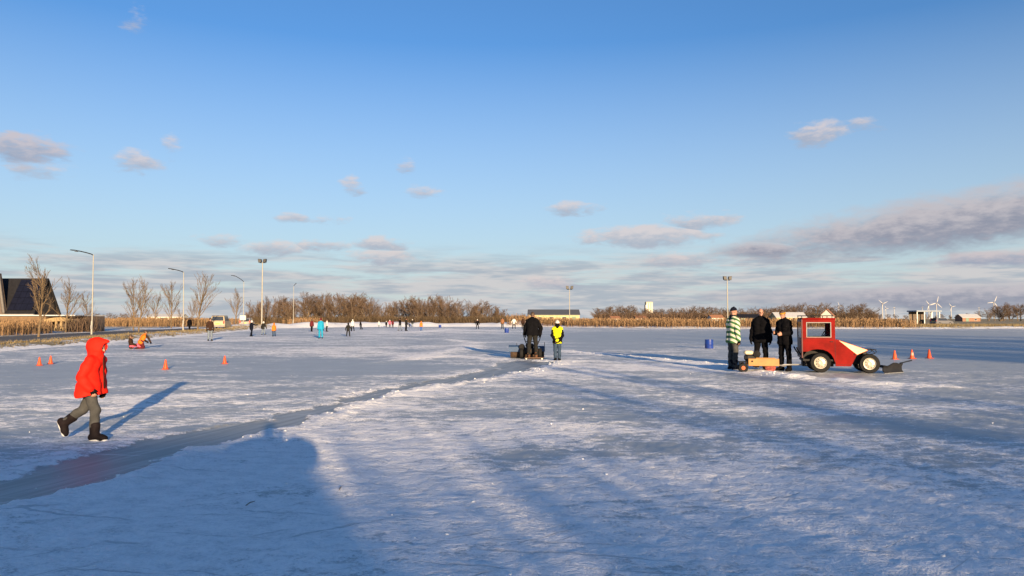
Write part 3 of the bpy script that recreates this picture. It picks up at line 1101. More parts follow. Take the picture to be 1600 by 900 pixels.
gable_house('barn', (xat(1520, 350), 354, 0.25), 0, 8.5, 6, 1.9, 3.4, M_BRICK, M_SNOWROOF, 'low brown barn with snowy roof before the dark grove', [(2, 0.5, 1, 0.8)], (-2, 1.4, 1.6))
gable_house('barn', (xat(1172, 240), 244, 0.25), 0, 9.5, 6, 1.6, 2.7, M_WALLDK, M_ROOFDK, 'low dark barn behind the bald man', [(2, 0.5, 1, 0.8)], (-2, 1.4, 1.5))
# open pavilion on the right bank
Yp = 150.0
pl, pr_ = xat(1433, Yp), xat(1468, Yp)
root = empty('pavilion', ((pl + pr_) / 2, Yp, lz(pl, Yp)), 0, 'small open shelter with blue-grey roof behind the end of the reed bed', 'shelter')
w2 = (pr_ - pl) / 2
hz = atd(0, 485, Yp).z - lz(pl, Yp)
m = MB()
m.box(-w2 - 0.3, w2 + 0.3, -0.4, 3.4, hz - 0.28, hz, 0.05)
m.build('roof', mat('blue_grey_sheet', (0.16, 0.20, 0.27), 0.5), root)
for (x_, y_) in ((-w2, 0), (-w2 * 0.35, 0), (w2 * 0.35, 0), (w2, 0), (-w2, 3), (w2, 3)):
    m = MB()
    m.box(x_ - 0.08, x_ + 0.08, y_ - 0.08, y_ + 0.08, -0.2, hz - 0.27)
    m.build('post', M_STEEL, root)
m = MB()
m.box(-w2, w2 * 0.3, 2.8, 2.95, -0.2, hz - 0.28)
m.build('back_wall', M_WALLDK, root)

# ------------------------------------------------------------------ wind turbines
M_TURB = mat('turbine_faded_white', (0.30, 0.30, 0.31), 0.5, 0.03)  # white lowered to grey: fading with distance is put into the colour


def turbine(px, hub_y, Yd, bl, phase, yaw, label):
    hub = atd(px, hub_y, Yd)
    root = empty('wind_turbine', (hub.x, Yd, 0.2), yaw, label, 'wind turbine', 'wind turbines on the horizon')
    H = hub.z
    m = MB()
    m.lathe([(3.2, -2), (2.6, H * 0.4), (1.9, H - 1.5)], n=12)
    m.build('tower', M_TURB, root, True)
    m = MB()
    m.box(-1.8, 1.8, -4.5, 5.5, H - 1.8, H + 1.8, 0.6)
    m.build('nacelle', M_TURB, root)
    m = MB()
    m.lathe([(0.2, -7.5), (1.4, -6.8), (1.9, -5.5), (1.9, -4.5)], (0, 0, H), 'y', 12)
    m.build('hub', M_TURB, root, True)
    for k in range(3):
        a = R(phase + 120 * k)
        m = MB()
        rings = []
        for (t, c, th) in ((0.02, 1.6, 1.5), (0.12, 2.0, 1.2), (0.25, 4.2, 0.9), (0.6, 2.8, 0.5), (0.9, 1.6, 0.3), (1.0, 0.5, 0.15)):
            r_ = t * bl + 1
            ring = []
            for (cx_, cy_) in ((-0.35, 0), (0, -0.5), (0.65, 0), (0, 0.5)):
                u, v = cx_ * c, cy_ * th
                ring.append((math.sin(a) * r_ + math.cos(a) * u, -6 + v, H + math.cos(a) * r_ - math.sin(a) * u))
            rings.append(ring)
        m.loft(rings, True)
        m.build('blade', M_TURB, root)


for a in [(1378.5, 474.5, 4300, 34, -52, 0.15, 'large white wind turbine standing clear beside the copse'), (1451, 476.5, 4500, 34, -38, 0.1, 'white wind turbine overlapping the taller one above the shelter'),
          (1463, 473.5, 4100, 38, 14, -0.1, 'tallest white wind turbine above the shelter with one blade straight up'), (1486, 479.5, 4900, 30, -42, 0.2, 'medium white wind turbine just past the shelter roof'),
          (1552.5, 472.5, 4000, 38, 24, 0.0, 'white wind turbine rising behind the dark grove'), (1529.5, 481, 6000, 26, 2, 1.2, 'tiny far wind turbine seen edge-on above the snowy barn'),
          (1441, 480, 6200, 24, 5, 1.2, 'tiny far wind turbine beside the overlapping pair'), (1397, 480.5, 5600, 28, 0, 1.25, 'faint far wind turbine edge-on beside the large clear one'),
          (1310.5, 478, 5200, 30, -25, 0.3, 'white wind turbine peeping over the copse'), (1384, 482, 6500, 24, 88, 0.2, 'tiny wind turbine low behind the large clear one')]:
    turbine(*a)

# ------------------------------------------------------------------ lamp posts and floodlights
M_POLE = mat('pale_pole', (0.25, 0.24, 0.21), 0.5, 0.1, 2.0)
M_LAMPGL = mat('lamp_glass', (0.05, 0.05, 0.05), 0.55, spec=0.3)


def street_lamp(px, pyb, pyt, zb, arm_px, arm_py, label, box=False):
    b = gp(px, pyb, zb)
    top = atd(px + (3 if pyt < 420 else 1), pyt, b.y)
    end = atd(arm_px, arm_py, b.y)
    root = empty('street_lamp', b, 0, label, 'lamp post', 'street lamps along the road')
    H = top.z - b.z
    dx_, dz_ = end.x - b.x, end.z - top.z
    lean = top.x - b.x
    m = MB()
    m.tube([(0, 0, -0.3), (0, 0, 1.2), (0.02, 0, 1.25), (lean, 0, H)], [0.085, 0.085, 0.058, 0.038], 10)
    m.build('pole', M_POLE, root, True)
    m = MB()
    pts = [(lean, 0, H - 0.05)] + [(lean + (dx_ - lean) * t, 0, H + dz_ * math.sin(t * math.pi / 2)) for t in (0.1, 0.3, 0.6, 0.75)]
    m.tube(pts, 0.045, 8)
    m.build('arm', M_DKMETAL, root, True)
    m = MB()
    e = Vector(pts[-1])
    m.loft([[(e.x + s * (dx_ - e.x), y * w, e.z + z * w * 0.5 + 0.02 + 0.03 * s) for (y, z) in ((-1, -0.5), (1, -0.5), (0.8, 0.7), (-0.8, 0.7))] for s, w in ((-0.05, 0.06), (0.15, 0.13), (0.8, 0.15), (1.0, 0.08))], True)
    h = m.build('lamp_head', M_DKMETAL, root)
    m = MB()
    m.box(dx_ * 0.8, dx_ * 0.8 + 0.001 - dx_ * -0.12 if dx_ > 0 else dx_ * 0.8 + 0.25, -0.09, 0.09, e.z - 0.10, e.z - 0.055)
    m.build('lens', M_LAMPGL, h)
    m = MB()
    m.box(-0.055, 0.055, -0.115, -0.08, 0.5, 0.85)
    m.build('hatch', M_STEEL, root)
    if box:
        m = MB()
        m.box(-0.45, 0.5, -0.4, -0.1, 1.15, 1.95, 0.04)
        m.build('control_box', M_WHITE, root)


street_lamp(143, 523, 398, 0.12, 110, 391, 'white street lamp with curved arm beside the low building')
street_lamp(286, 518, 425, 0.12, 263, 420, 'white street lamp with curved arm in the middle of the tree row')
street_lamp(380, 511.5, 440, 0.15, 361, 430, 'slim street lamp with a white box on its pole', True)
street_lamp(458, 509.5, 447, 0.2, 463, 443, 'short-armed street lamp before the tree belt')


def floodlight(px, Y, pyt, label, two=True, r=0.09):
    x = xat(px, Y)
    z = lz(x, Y)
    H = atd(px, pyt, Y).z - z
    root = empty('floodlight_mast', (x, Y, z), 0, label, 'floodlight', 'floodlight masts round the ice')
    m = MB()
    m.tube([(0, 0, -0.3), (0, 0, H * 0.72), (0, 0, H - 0.5)], [r * 1.25, r, r * 0.75], 10)
    m.build('mast', M_POLE, root, True)
    m = MB()
    m.tube([(-0.5, 0, H - 0.62), (0.5, 0, H - 0.62)], 0.06, 6)
    m.build('crossbar', M_DKMETAL, root)
    for s in ((-1, 1) if two else (1,)):
        m = MB()
        a = [(s * 0.12, -0.3, H - 0.55), (s * 0.62, -0.35, H - 0.62), (s * 0.72, -0.3, H + 0.05), (s * 0.2, -0.28, H + 0.0)]
        b = [(s * 0.16, 0.3, H - 0.5), (s * 0.6, 0.3, H - 0.56), (s * 0.66, 0.3, H + 0.0), (s * 0.24, 0.3, H - 0.02)]
        m.loft([a, b], True)
        h = m.build('lamp_housing', M_DKMETAL, root)
        m = MB()
        c = [Vector(q) * 0.86 + Vector((s * 0.42, -0.32, H - 0.28)) * 0.14 + Vector((0, -0.025, 0)) for q in a]
        m.loft([c, [q + Vector((0, 0.02, 0)) for q in c]], True)
        m.build('lens', M_LAMPGL, h)


floodlight(409, 128, 405, 'tall floodlight mast with twin heads before the tree belt', True, 0.10)
floodlight(890, 140, 447, 'slim floodlight mast rising in front of the cream barn', True, 0.065)
floodlight(1137, 124, 432, 'floodlight mast rising behind the man in the striped jacket', True, 0.085)

# ------------------------------------------------------------------ cars by the road
M_TYRE = M_BLACK
M_RIM = mat('steel_rim', (0.40, 0.37, 0.31), 0.4, 0.15, 12.0, metal=0.4)


def wheel(parent, c, r, w, axis='y', rim_r=0.62):
    m = MB()
    m.lathe([(r * 0.60, -w / 2), (r * 0.93, -w / 2), (r, -w * 0.32), (r, w * 0.32), (r * 0.93, w / 2), (r * 0.60, w / 2), (r * 0.60, -w / 2)], c, axis, 28, False)
    wh = m.build('wheel', M_TYRE, parent, True)
    m = MB()
    rr_ = r * rim_r
    ix = {'x': 0, 'y': 1}[axis]
    sg = 1.0 if c[ix] > 0 else -1.0
    m.lathe([(0.004, 0.40), (rr_ * 0.2, 0.40), (rr_ * 0.24, 0.47), (rr_ * 0.33, 0.47), (rr_ * 0.42, 0.36), (rr_ * 0.78, 0.30), (rr_ * 0.86, 0.42), (rr_ * 0.93, 0.47), (rr_, 0.47), (rr_, -0.46), (0.004, -0.46)], (0, 0, 0), axis, 28)
    m.v = [tuple((v[k] * sg * w if k == ix else v[k]) + c[k] for k in range(3)) for v in m.v]
    rim = m.build('rim', M_RIM, wh, True)
    for k in range(8):
        a_ = 2 * math.pi * (k + 0.5) / 8
        q = [math.cos(a_) * rr_ * 0.63, math.sin(a_) * rr_ * 0.63]
        cc = (c[0] + q[0], c[1] + sg * w * 0.30, c[2] + q[1]) if axis == 'y' else (c[0] + sg * w * 0.30, c[1] + q[0], c[2] + q[1])
        m = MB()
        m.lathe([(rr_ * 0.085, 0.0), (rr_ * 0.085, sg * w * 0.04)], cc, axis, 10)
        m.build('vent_hole', M_BLACK, wh)
    return wh


def car(name, label, paint, loc, rz, L=4.3, Wd=1.75, H=1.75, cat='car'):
    """forward is local +y"""
    root = empty(name, loc, rz, label, cat)
    h = Wd / 2
    prof = [(-L / 2, 0.45), (-L / 2 + 0.02, 0.95), (-L / 2 + 0.18, H * 0.93), (-L / 2 + 0.5, H), (L * 0.08, H), (L * 0.24, H * 0.62), (L * 0.46, H * 0.52), (L / 2, 0.62), (L / 2, 0.32), (-L / 2 + 0.05, 0.28)]
    def wfun(z):
        return h * (1.0 if z < H * 0.58 else 1.0 - 0.17 * (z - H * 0.58) / (H * 0.42))
    m = MB()
    m.loft([[(s * wfun(z), y, z) for (y, z) in prof] for s in (-1, 1)], True)
    m.build('body', paint, root)
    m = MB()
    zz0, zz1 = H * 0.62, H * 0.91
    yb = lambda z: -L / 2 + 0.02 + 0.16 * (z - 0.95) / (H * 0.93 - 0.95) - 0.012
    m.loft([[(-h * 0.82, yb(zz0), zz0), (h * 0.82, yb(zz0), zz0), (h * 0.74, yb(zz1), zz1), (-h * 0.74, yb(zz1), zz1)],
            [(-h * 0.82, yb(zz0) + 0.03, zz0), (h * 0.82, yb(zz0) + 0.03, zz0), (h * 0.74, yb(zz1) + 0.03, zz1), (-h * 0.74, yb(zz1) + 0.03, zz1)]], True)
    m.build('rear_window', M_GLASSDK, root)
    for s in (-1, 1):
        m = MB()
        q = [(s * (wfun(z) + 0.008), y, z) for (y, z) in ((-L / 2 + 0.5, zz0), (L * 0.2, zz0), (L * 0.09, zz1 + 0.02), (-L / 2 + 0.6, zz1 + 0.02))]
        m.loft([q, [(x - s * 0.03, y, z) for x, y, z in q]], True)
        m.build('side_window', M_GLASSDK, root)
        m = MB()
        m.box(s * h * 0.86 - 0.09, s * h * 0.86 + 0.09, -L / 2 - 0.012, -L / 2 + 0.06, 0.72, 1.08)
        m.build('tail_light', mat('tail_light_red', (0.45, 0.03, 0.02), 0.25), root)
        m = MB()
        m.box(s * h * 0.74 - 0.16, s * h * 0.74 + 0.16, L / 2 - 0.05, L / 2 + 0.01, 0.55, 0.72)
        m.build('headlight', M_LAMPGL, root)
        for y in (-L * 0.3, L * 0.31):
            wheel(root, (s * (h - 0.1), y, 0.31), 0.31, 0.2, 'x')
    m = MB()
    m.box(-h * 0.95, h * 0.95, -L / 2 - 0.07, -L / 2 + 0.02, 0.3, 0.55, 0.04)
    m.build('bumper', mat('grey_bumper', (0.2, 0.19, 0.18), 0.6), root)
    m = MB()
    m.box(-0.26, 0.26, -L / 2 - 0.03, -L / 2 + 0.01, 0.66, 0.78)
    m.build('number_plate', mat('yellow_plate', (0.6, 0.42, 0.03), 0.5), root)
    return root


b = gp(345, 514, 0.15)
car('parked_van', 'beige van parked on the road with its back window towards the ice', mat('beige_paint', (0.30, 0.24, 0.14), 0.35, 0.08, coat=0.4), (b.x, b.y, 0.15), R(10), 4.3, 1.85, 1.85, 'van')
b2 = gp(356, 512, 0.15)
car('parked_car', 'dark grey car parked in front of the beige van', mat('grey_paint', (0.16, 0.15, 0.15), 0.35, 0.08, coat=0.4), (b2.x + 0.5, b2.y + 7, 0.15), R(10), 4.2, 1.7, 1.55)
x_ = xat(1471, 150)
car('parked_car', 'dark silver car parked on the bank beside the blue-grey shelter', mat('dark_silver_paint', (0.12, 0.12, 0.13), 0.3, 0.1, coat=0.5), (x_, 150, lz(x_, 150)), R(-75), 4.2, 1.7, 1.5)

# ------------------------------------------------------------------ figures: smooth distance fields turned into one surface
def surface_net(d, org, h):
    nx, ny, nz = d.shape
    cs = (nx - 1, ny - 1, nz - 1)
    acc = np.zeros((cs[0] * cs[1] * cs[2], 3))
    cnt = np.zeros(cs[0] * cs[1] * cs[2])
    quads = []
    neg = d < 0
    for ax in range(3):
        s0, s1 = [slice(None)] * 3, [slice(None)] * 3
        s0[ax], s1[ax] = slice(0, -1), slice(1, None)
        a, b = d[tuple(s0)], d[tuple(s1)]
        na = neg[tuple(s0)]
        idx = np.argwhere(na != neg[tuple(s1)])
        o1, o2 = [(1, 2), (2, 0), (0, 1)][ax]
        ok = (idx[:, o1] > 0) & (idx[:, o2] > 0) & (idx[:, o1] < cs[o1]) & (idx[:, o2] < cs[o2])
        idx = idx[ok]
        va, vb = a[tuple(idx.T)], b[tuple(idx.T)]
        pos = idx.astype(float)
        pos[:, ax] += va / (va - vb)
        cells = []
        for (p, q) in ((0, 0), (1, 0), (1, 1), (0, 1)):
            c = idx.copy()
            c[:, o1] -= p
            c[:, o2] -= q
            f = (c[:, 0] * cs[1] + c[:, 1]) * cs[2] + c[:, 2]
            np.add.at(acc, f, pos)
            np.add.at(cnt, f, 1)
            cells.append(f)
        q = np.stack(cells, -1)
        fl = ~na[tuple(idx.T)]
        q[fl] = q[fl][:, ::-1]
        quads.append(q)
    quads = np.concatenate(quads)
    used = np.flatnonzero(cnt > 0)
    remap = np.full(len(cnt), -1)
    remap[used] = np.arange(len(used))
    V = acc[used] / cnt[used][:, None] * h + org
    return V, remap[quads]


def prim_d(op, P):
    if op[0] == 'c':
        a, b = np.array(op[1], float), np.array(op[2], float)
        ba = b - a
        L = max(1e-9, ba @ ba)
        t = np.clip(((P - a) @ ba) / L, 0, 1)
        return np.sqrt(((P - a - t[..., None] * ba) ** 2).sum(-1)) - (op[3] + (op[4] - op[3]) * t)
    c, Fm, r = np.array(op[1], float), np.array(op[2], float), np.array(op[3], float)
    q = (P - c) @ Fm.T
    k0 = np.sqrt(((q / r) ** 2).sum(-1))
    k1 = np.sqrt(((q / r ** 2) ** 2).sum(-1)) + 1e-9
    return k0 * (k0 - 1) / k1


def sdf_mesh(name, ops, mats, voxel, k=0.03, parent=None, fold=0.0, fseed=0.0):
    ext = []
    for o in ops:
        if o[0] == 'c':
            for p, r in ((o[1], o[3]), (o[2], o[4])):
                ext += [np.array(p) - r, np.array(p) + r]
        elif o[0] == 'e':
            m_ = max(o[3])
            ext += [np.array(o[1]) - m_, np.array(o[1]) + m_]
    ext = np.array(ext)
    lo, hi = ext.min(0) - voxel * 3 - 0.01, ext.max(0) + voxel * 3 + 0.01
    n = np.ceil((hi - lo) / voxel).astype(int) + 1
    ax = [lo[i] + voxel * np.arange(n[i]) for i in range(3)]
    D = np.full(tuple(n), 0.5, np.float32)
    best = np.full(tuple(n), 9.0, np.float32)
    who = np.zeros(tuple(n), np.int8)
    for o in ops:
        if o[0] == 'plane':
            p, nn = np.array(o[1], float), np.array(o[2], float)
            nn = nn / np.linalg.norm(nn)
            pd = (ax[0][:, None, None] - p[0]) * nn[0] + (ax[1][None, :, None] - p[1]) * nn[1] + (ax[2][None, None, :] - p[2]) * nn[2]
            D = np.maximum(D, pd.astype(np.float32))
            continue
        if o[0] == 'c':
            A = np.minimum(np.array(o[1]) - o[3], np.array(o[2]) - o[4])
            B = np.maximum(np.array(o[1]) + o[3], np.array(o[2]) + o[4])
        else:
            m_ = max(o[3])
            A, B = np.array(o[1]) - m_, np.array(o[1]) + m_
        mg = k + voxel * 3 + 0.02
        i0 = np.clip(np.floor((A - mg - lo) / voxel).astype(int), 0, n)
        i1 = np.clip(np.ceil((B + mg - lo) / voxel).astype(int) + 1, 0, n)
        if (i1 <= i0).any():
            continue
        sl_ = tuple(slice(i0[i], i1[i]) for i in range(3))
        g = np.stack(np.meshgrid(*[ax[i][sl_[i]] for i in range(3)], indexing='ij'), -1)
        d = prim_d(o, g).astype(np.float32)
        if o[0] == 'sub':
            D[sl_] = np.maximum(D[sl_], -d)
            continue
        cur = D[sl_]
        hh = np.maximum(k - np.abs(cur - d), 0) / k
        D[sl_] = np.minimum(cur, d) - hh * hh * k * 0.25
        bb = best[sl_]
        w = d < bb
        bb[w] = d[w]
        who[sl_][w] = o[-1]
    if fold:
        x, y, z = np.meshgrid(*ax, indexing='ij', sparse=True)
        D = D + fold * (np.sin(31 * z + 9 * x + fseed + 3 * np.sin(11 * y + 4 * x)) * 0.6 + np.sin(47 * z - 23 * x + 17 * y + 2 * fseed) * 0.4).astype(np.float32)
    V, Fq = surface_net(D, lo, voxel)
    midx = None
    if len(mats) > 1:
        c = V[Fq].mean(1)
        ii = np.clip(np.round((c - lo) / voxel).astype(int), 0, n - 1)
        midx = who[ii[:, 0], ii[:, 1], ii[:, 2]]
    return np_mesh(name, V, Fq, mats, parent, True, midx)


def nv(v):
    v = np.array(v, float)
    return v / np.linalg.norm(v)


STAND = dict(lean=(0, 0.02, 1), thL=(-0.05, 0.0, -1), shL=(-0.02, -0.03, -1), ftL=(-0.2, 1, 0), thR=(0.05, 0.0, -1), shR=(0.02, -0.03, -1), ftR=(0.2, 1, 0),
             uaL=(-0.2, -0.03, -1), faL=(-0.05, 0.2, -1), uaR=(0.2, -0.03, -1), faR=(0.05, 0.2, -1), head=(0, 0.08, 1), look=(0, 1, 0))


class Fig:
    def __init__(self, H, pose, build=1.0):
        q = dict(STAND)
        q.update(pose)
        self.q, self.H = q, H
        s = self.s = H / 1.8
        self.b = build
        self.hh = 0.15 + 0.045 * H
        lean = nv(q['lean'])
        self.lean = lean
        hip = np.zeros(3)
        J = {'hip': hip, 'chest': hip + lean * 0.285 * H}
        hw, sw = 0.088 * s, 0.172 * s
        for c, sg in (('L', -1), ('R', 1)):
            a = hip + np.array([sg * hw, 0, -0.015 * s])
            kn = a + nv(q['th' + c]) * 0.245 * H
            an = kn + nv(q['sh' + c]) * 0.232 * H
            ft = nv(q['ft' + c])
            shd = nv(q['sh' + c])
            dn = shd - ft * (shd @ ft)
            dn = nv(dn) if np.linalg.norm(dn) > 0.2 else np.array([0, 0, -1.0])
            J['hip' + c], J['knee' + c], J['ank' + c] = a, kn, an
            J['heel' + c] = an - ft * 0.028 * H + dn * 0.022 * H
            J['ball' + c] = an + ft * 0.072 * H + dn * 0.026 * H
            J['toe' + c] = an + ft * 0.105 * H + dn * 0.029 * H
            J['sole' + c] = dn
            S = J['chest'] + np.array([sg * sw, 0, -0.045 * s])
            el_ = S + nv(q['ua' + c]) * 0.168 * H
            wr = el_ + nv(q['fa' + c]) * 0.145 * H
            J['sho' + c], J['elb' + c], J['wri' + c] = S, el_, wr
        hd = nv(q['head'])
        J['neck'] = J['chest'] + lean * 0.02 * s
        gap = max(0.03, H - 0.815 * H - self.hh)
        J['head'] = J['neck'] + hd * (gap - 0.02 * s + self.hh * 0.5)
        fw = np.array(q['look'], float)
        fw = nv(fw - hd * (fw @ hd))
        self.up, self.fw, self.rt = hd, fw, np.cross(fw, hd)
        low = min(J[k + c][2] for c in 'LR' for k in ('heel', 'ball', 'toe')) - 0.019 * H
        if 'seat' in q:
            low = -q['seat']
        for k_ in J:
            if not k_.startswith('sole'):
                J[k_] = J[k_] - np.array([0, 0, low])
        self.J = J
        self.Fm = np.stack([self.rt, self.fw, self.up])

    def hp(self, r, f, u):
        return self.J['head'] + (self.rt * r + self.fw * f + self.up * u) * self.hh

    # --- parts as primitive lists, grown by g metres, carrying material index mi
    def head_ops(self, skin=0, eye=1, lip=2):
        hh, F_ = self.hh, self.Fm
        o = [('e', self.hp(0, -0.02, 0.09), F_, (0.335 * hh, 0.41 * hh, 0.405 * hh), skin), ('e', self.hp(0, 0.09, -0.22), F_, (0.25 * hh, 0.28 * hh, 0.27 * hh), skin),
             ('c', self.hp(0, 0.37, 0.06), self.hp(0, 0.47, -0.11), 0.035 * hh, 0.06 * hh, skin), ('e', self.hp(0, 0.33, -0.40), F_, (0.11 * hh, 0.08 * hh, 0.07 * hh), skin)]
        for sg in (-1, 1):
            o += [('e', self.hp(sg * 0.345, -0.05, -0.03), F_, (0.05 * hh, 0.09 * hh, 0.14 * hh), skin), ('e', self.hp(sg * 0.14, 0.355, 0.03), F_, (0.06 * hh, 0.04 * hh, 0.035 * hh), eye)]
        o += [('c', self.hp(-0.09, 0.362, -0.255), self.hp(0.09, 0.362, -0.255), 0.028 * hh, 0.028 * hh, lip)]
        J, s = self.J, self.s
        o += [('c', J['neck'], self.hp(0, -0.06, -0.25), 0.058 * s, 0.052 * s, skin)]
        return o

    def torso(self, g, mi, drop=0.0, flare=0.0, belly=0.0):
        J, s, b = self.J, self.s, self.b
        d = self.lean
        o = []
        for sg in (-1, 1):
            x = np.array([sg, 0, 0])
            lo = J['hip'] - d * drop + x * (0.058 + flare * 0.7) * s * b
            o += [('c', lo, J['hip'] + d * 0.11 * self.H + x * 0.058 * s * b, (0.105 * b) * s + g + flare, (0.098 * b) * s + g, mi),
                  ('c', J['hip'] + d * 0.11 * self.H + x * 0.058 * s * b, J['chest'] - d * 0.07 * self.H + x * 0.072 * s * b, 0.098 * s * b + g, 0.108 * s * b + g, mi),
                  ('c', J['chest'] - d * 0.07 * self.H + x * 0.072 * s * b, J['chest'] - d * 0.012 * self.H + x * 0.085 * s, 0.108 * s * b + g, 0.07 * s + g, mi)]
        if belly:
            o += [('e', J['hip'] + d * 0.10 * self.H + np.array([0, 0.05 * s, 0]), np.eye(3), (0.14 * s, (0.10 + belly) * s + g, 0.16 * s), mi)]
        return o

    def shoulders(self, g, mi):
        J, s = self.J, self.s
        return [('c', J['chest'] + self.lean * 0.005, J['sho' + c], 0.055 * s + g * 0.8, 0.05 * s + g * 0.8, mi) for c in 'LR'] + [('c', J['chest'], J['neck'] + self.lean * 0.03 * s, 0.085 * s + g, 0.06 * s + g, mi)]

    def arm(self, c, g, mi, short=0.0):
        J, s = self.J, self.s
        w = J['wri' + c] - (J['wri' + c] - J['elb' + c]) * short
        return [('c', J['sho' + c], J['elb' + c], 0.053 * s + g, 0.042 * s + g, mi), ('c', J['elb' + c], w, 0.042 * s + g, 0.031 * s + g * 1.05, mi)]

    def hand(self, c, g, mi, curl=0.5):
        J, s = self.J, self.s
        sg = -1 if c == 'L' else 1
        f = nv(J['wri' + c] - J['elb' + c])
        inn = np.array([-sg, 0, 0.0])
        inn = nv(inn - f * (inn @ f)) if abs(inn @ f) < 0.95 else np.array([0, 1.0, 0])
        sp = nv(np.cross(f, inn)) * (1 if sg < 0 else -1)
        if sp[1] < 0:
            sp = -sp
        w = J['wri' + c]
        L = 0.085 * s
        o = [('c', w, w + f * L * 0.5, 0.03 * s + g, 0.036 * s + g, mi)]
        for t in (-0.02, 0.02):
            o.append(('c', w + f * L * 0.3 + sp * t * s, w + f * L + sp * t * s, 0.022 * s + g, 0.018 * s + g, mi))
        for i, (t, ln) in enumerate(((0.036, 0.066), (0.013, 0.076), (-0.011, 0.072), (-0.034, 0.056))):
            a = w + f * L * 0.95 + sp * t * s
            k1 = a + nv(f + inn * 0.35 * curl) * ln * 0.5 * s
            k2 = k1 + nv(f * (1 - 0.6 * curl) + inn * 1.2 * curl) * ln * 0.55 * s
            o += [('c', a, k1, 0.0095 * s + g, 0.009 * s + g, mi), ('c', k1, k2, 0.009 * s + g, 0.0078 * s + g, mi)]
        a = w + f * L * 0.3 + sp * 0.03 * s
        k1 = a + nv(f + sp * 0.9 + inn * 0.4) * 0.045 * s
        o += [('c', a, k1, 0.013 * s + g, 0.011 * s + g, mi), ('c', k1, k1 + nv(f + sp * 0.2 + inn * 0.5) * 0.034 * s, 0.011 * s + g, 0.009 * s + g, mi)]
        return o

    def leg(self, c, g, mi, cuff=0.0, flat=0.0):
        J, s = self.J, self.s
        end = J['ank' + c] - (J['ank' + c] - J['knee' + c]) * cuff
        calf = J['knee' + c] + (J['ank' + c] - J['knee' + c]) * 0.3 - np.array([0, 0.012 * s, 0])
        return [('c', J['hip' + c], J['knee' + c], 0.083 * s * self.b + g, 0.055 * s + g, mi), ('c', J['knee' + c], calf, 0.054 * s + g, 0.053 * s + g, mi), ('c', calf, end, 0.053 * s + g, 0.038 * s + g + flat, mi)]

    def pelvis(self, g, mi):
        J, s = self.J, self.s
        return [('c', J['hipL'] + np.array([0, 0, 0.03 * s]), J['hipR'] + np.array([0, 0, 0.03 * s]), 0.098 * s * self.b + g, 0.098 * s * self.b + g, mi),
                ('c', J['hip'] + np.array([-0.05 * s, 0, 0]), J['hip'] + self.lean * 0.1 * self.H + np.array([-0.05 * s, 0, 0]), 0.095 * s * self.b + g, 0.09 * s * self.b + g, mi),
                ('c', J['hip'] + np.array([0.05 * s, 0, 0]), J['hip'] + self.lean * 0.1 * self.H + np.array([0.05 * s, 0, 0]), 0.095 * s * self.b + g, 0.09 * s * self.b + g, mi)]

    def foot(self, c, g, mi):
        J, s = self.J, self.s
        return [('c', J['ank' + c], J['heel' + c], 0.036 * s + g, 0.034 * s + g, mi), ('c', J['heel' + c], J['ball' + c], 0.034 * s + g, 0.033 * s + g, mi), ('c', J['ank' + c], J['ball' + c], 0.034 * s + g, 0.03 * s + g, mi), ('c', J['ball' + c], J['toe' + c], 0.033 * s + g, 0.026 * s + g, mi)]

    def sole(self, c, g, mi):
        J, s = self.J, self.s
        d = J['sole' + c] * 0.024 * s
        return [('c', J['heel' + c] + d, J['toe' + c] + d, 0.022 * s + g, 0.02 * s + g, mi)]

    def whole_body(self):
        o = self.torso(0, 0) + self.shoulders(0, 0) + self.pelvis(0, 0) + self.head_ops()
        for c in 'LR':
            o += self.arm(c, 0, 0) + self.hand(c, 0, 0) + self.leg(c, 0, 0) + self.foot(c, 0, 0)
        return o


M_SKIN = mat('skin', (0.32, 0.165, 0.115), 0.6, 0.12, 9.0)
M_EYE = mat('eye_dark', (0.04, 0.03, 0.03), 0.3)
M_LIP = mat('lips', (0.36, 0.14, 0.12), 0.5)
HEADM = [M_SKIN, M_EYE, M_LIP]


def cloth(name, col, rough=0.8, var=0.25, bump=0.35, bs=70):
    return mat(name, col, rough, var, 9.0, bump, bs, spec=0.05)


C_BLACK = cloth('black_cloth', (0.0045, 0.0045, 0.006), 0.95)
C_NAVY = cloth('navy_cloth', (0.006, 0.008, 0.016), 0.9)
C_GREY = cloth('grey_denim', (0.052, 0.053, 0.054))
C_DGREY = cloth('dark_grey_cloth', (0.016, 0.016, 0.016))
C_JEAN = cloth('blue_denim', (0.03, 0.05, 0.085))
C_LJEAN = cloth('light_denim', (0.13, 0.16, 0.20))
C_RED = cloth('red_raincoat', (0.62, 0.016, 0.008), 0.62, 0.12, 0.3, 18)
C_YEL = cloth('yellow_vest', (0.52, 0.56, 0.01), 0.6, 0.1)
C_ORG = cloth('orange_coat', (0.50, 0.14, 0.02))
C_WHITE = cloth('white_knit', (0.50, 0.49, 0.47))
C_BROWN = cloth('brown_jacket', (0.032, 0.017, 0.012))
C_DBROWN = cloth('dark_brown_leather', (0.012, 0.009, 0.010), 0.6)
C_MAROON = cloth('maroon_cloth', (0.09, 0.016, 0.02))
C_CYAN = cloth('turquoise_snowsuit', (0.012, 0.22, 0.37), 0.6, 0.1)
C_PINK = cloth('pink_cloth', (0.70, 0.10, 0.16))
C_TAN = cloth('tan_jacket', (0.18, 0.085, 0.045))
C_BLUE = cloth('blue_trousers', (0.03, 0.09, 0.28))
C_HAIR = mat('brown_hair', (0.05, 0.03, 0.018), 0.6, 0.4, 30.0)
C_TANBOOT = cloth('tan_boot_leather', (0.10, 0.05, 0.03), 0.6)
C_SOLE = mat('white_sole', (0.7, 0.69, 0.66), 0.6, 0.1)
C_YCAP = cloth('yellow_band', (0.36, 0.19, 0.015))


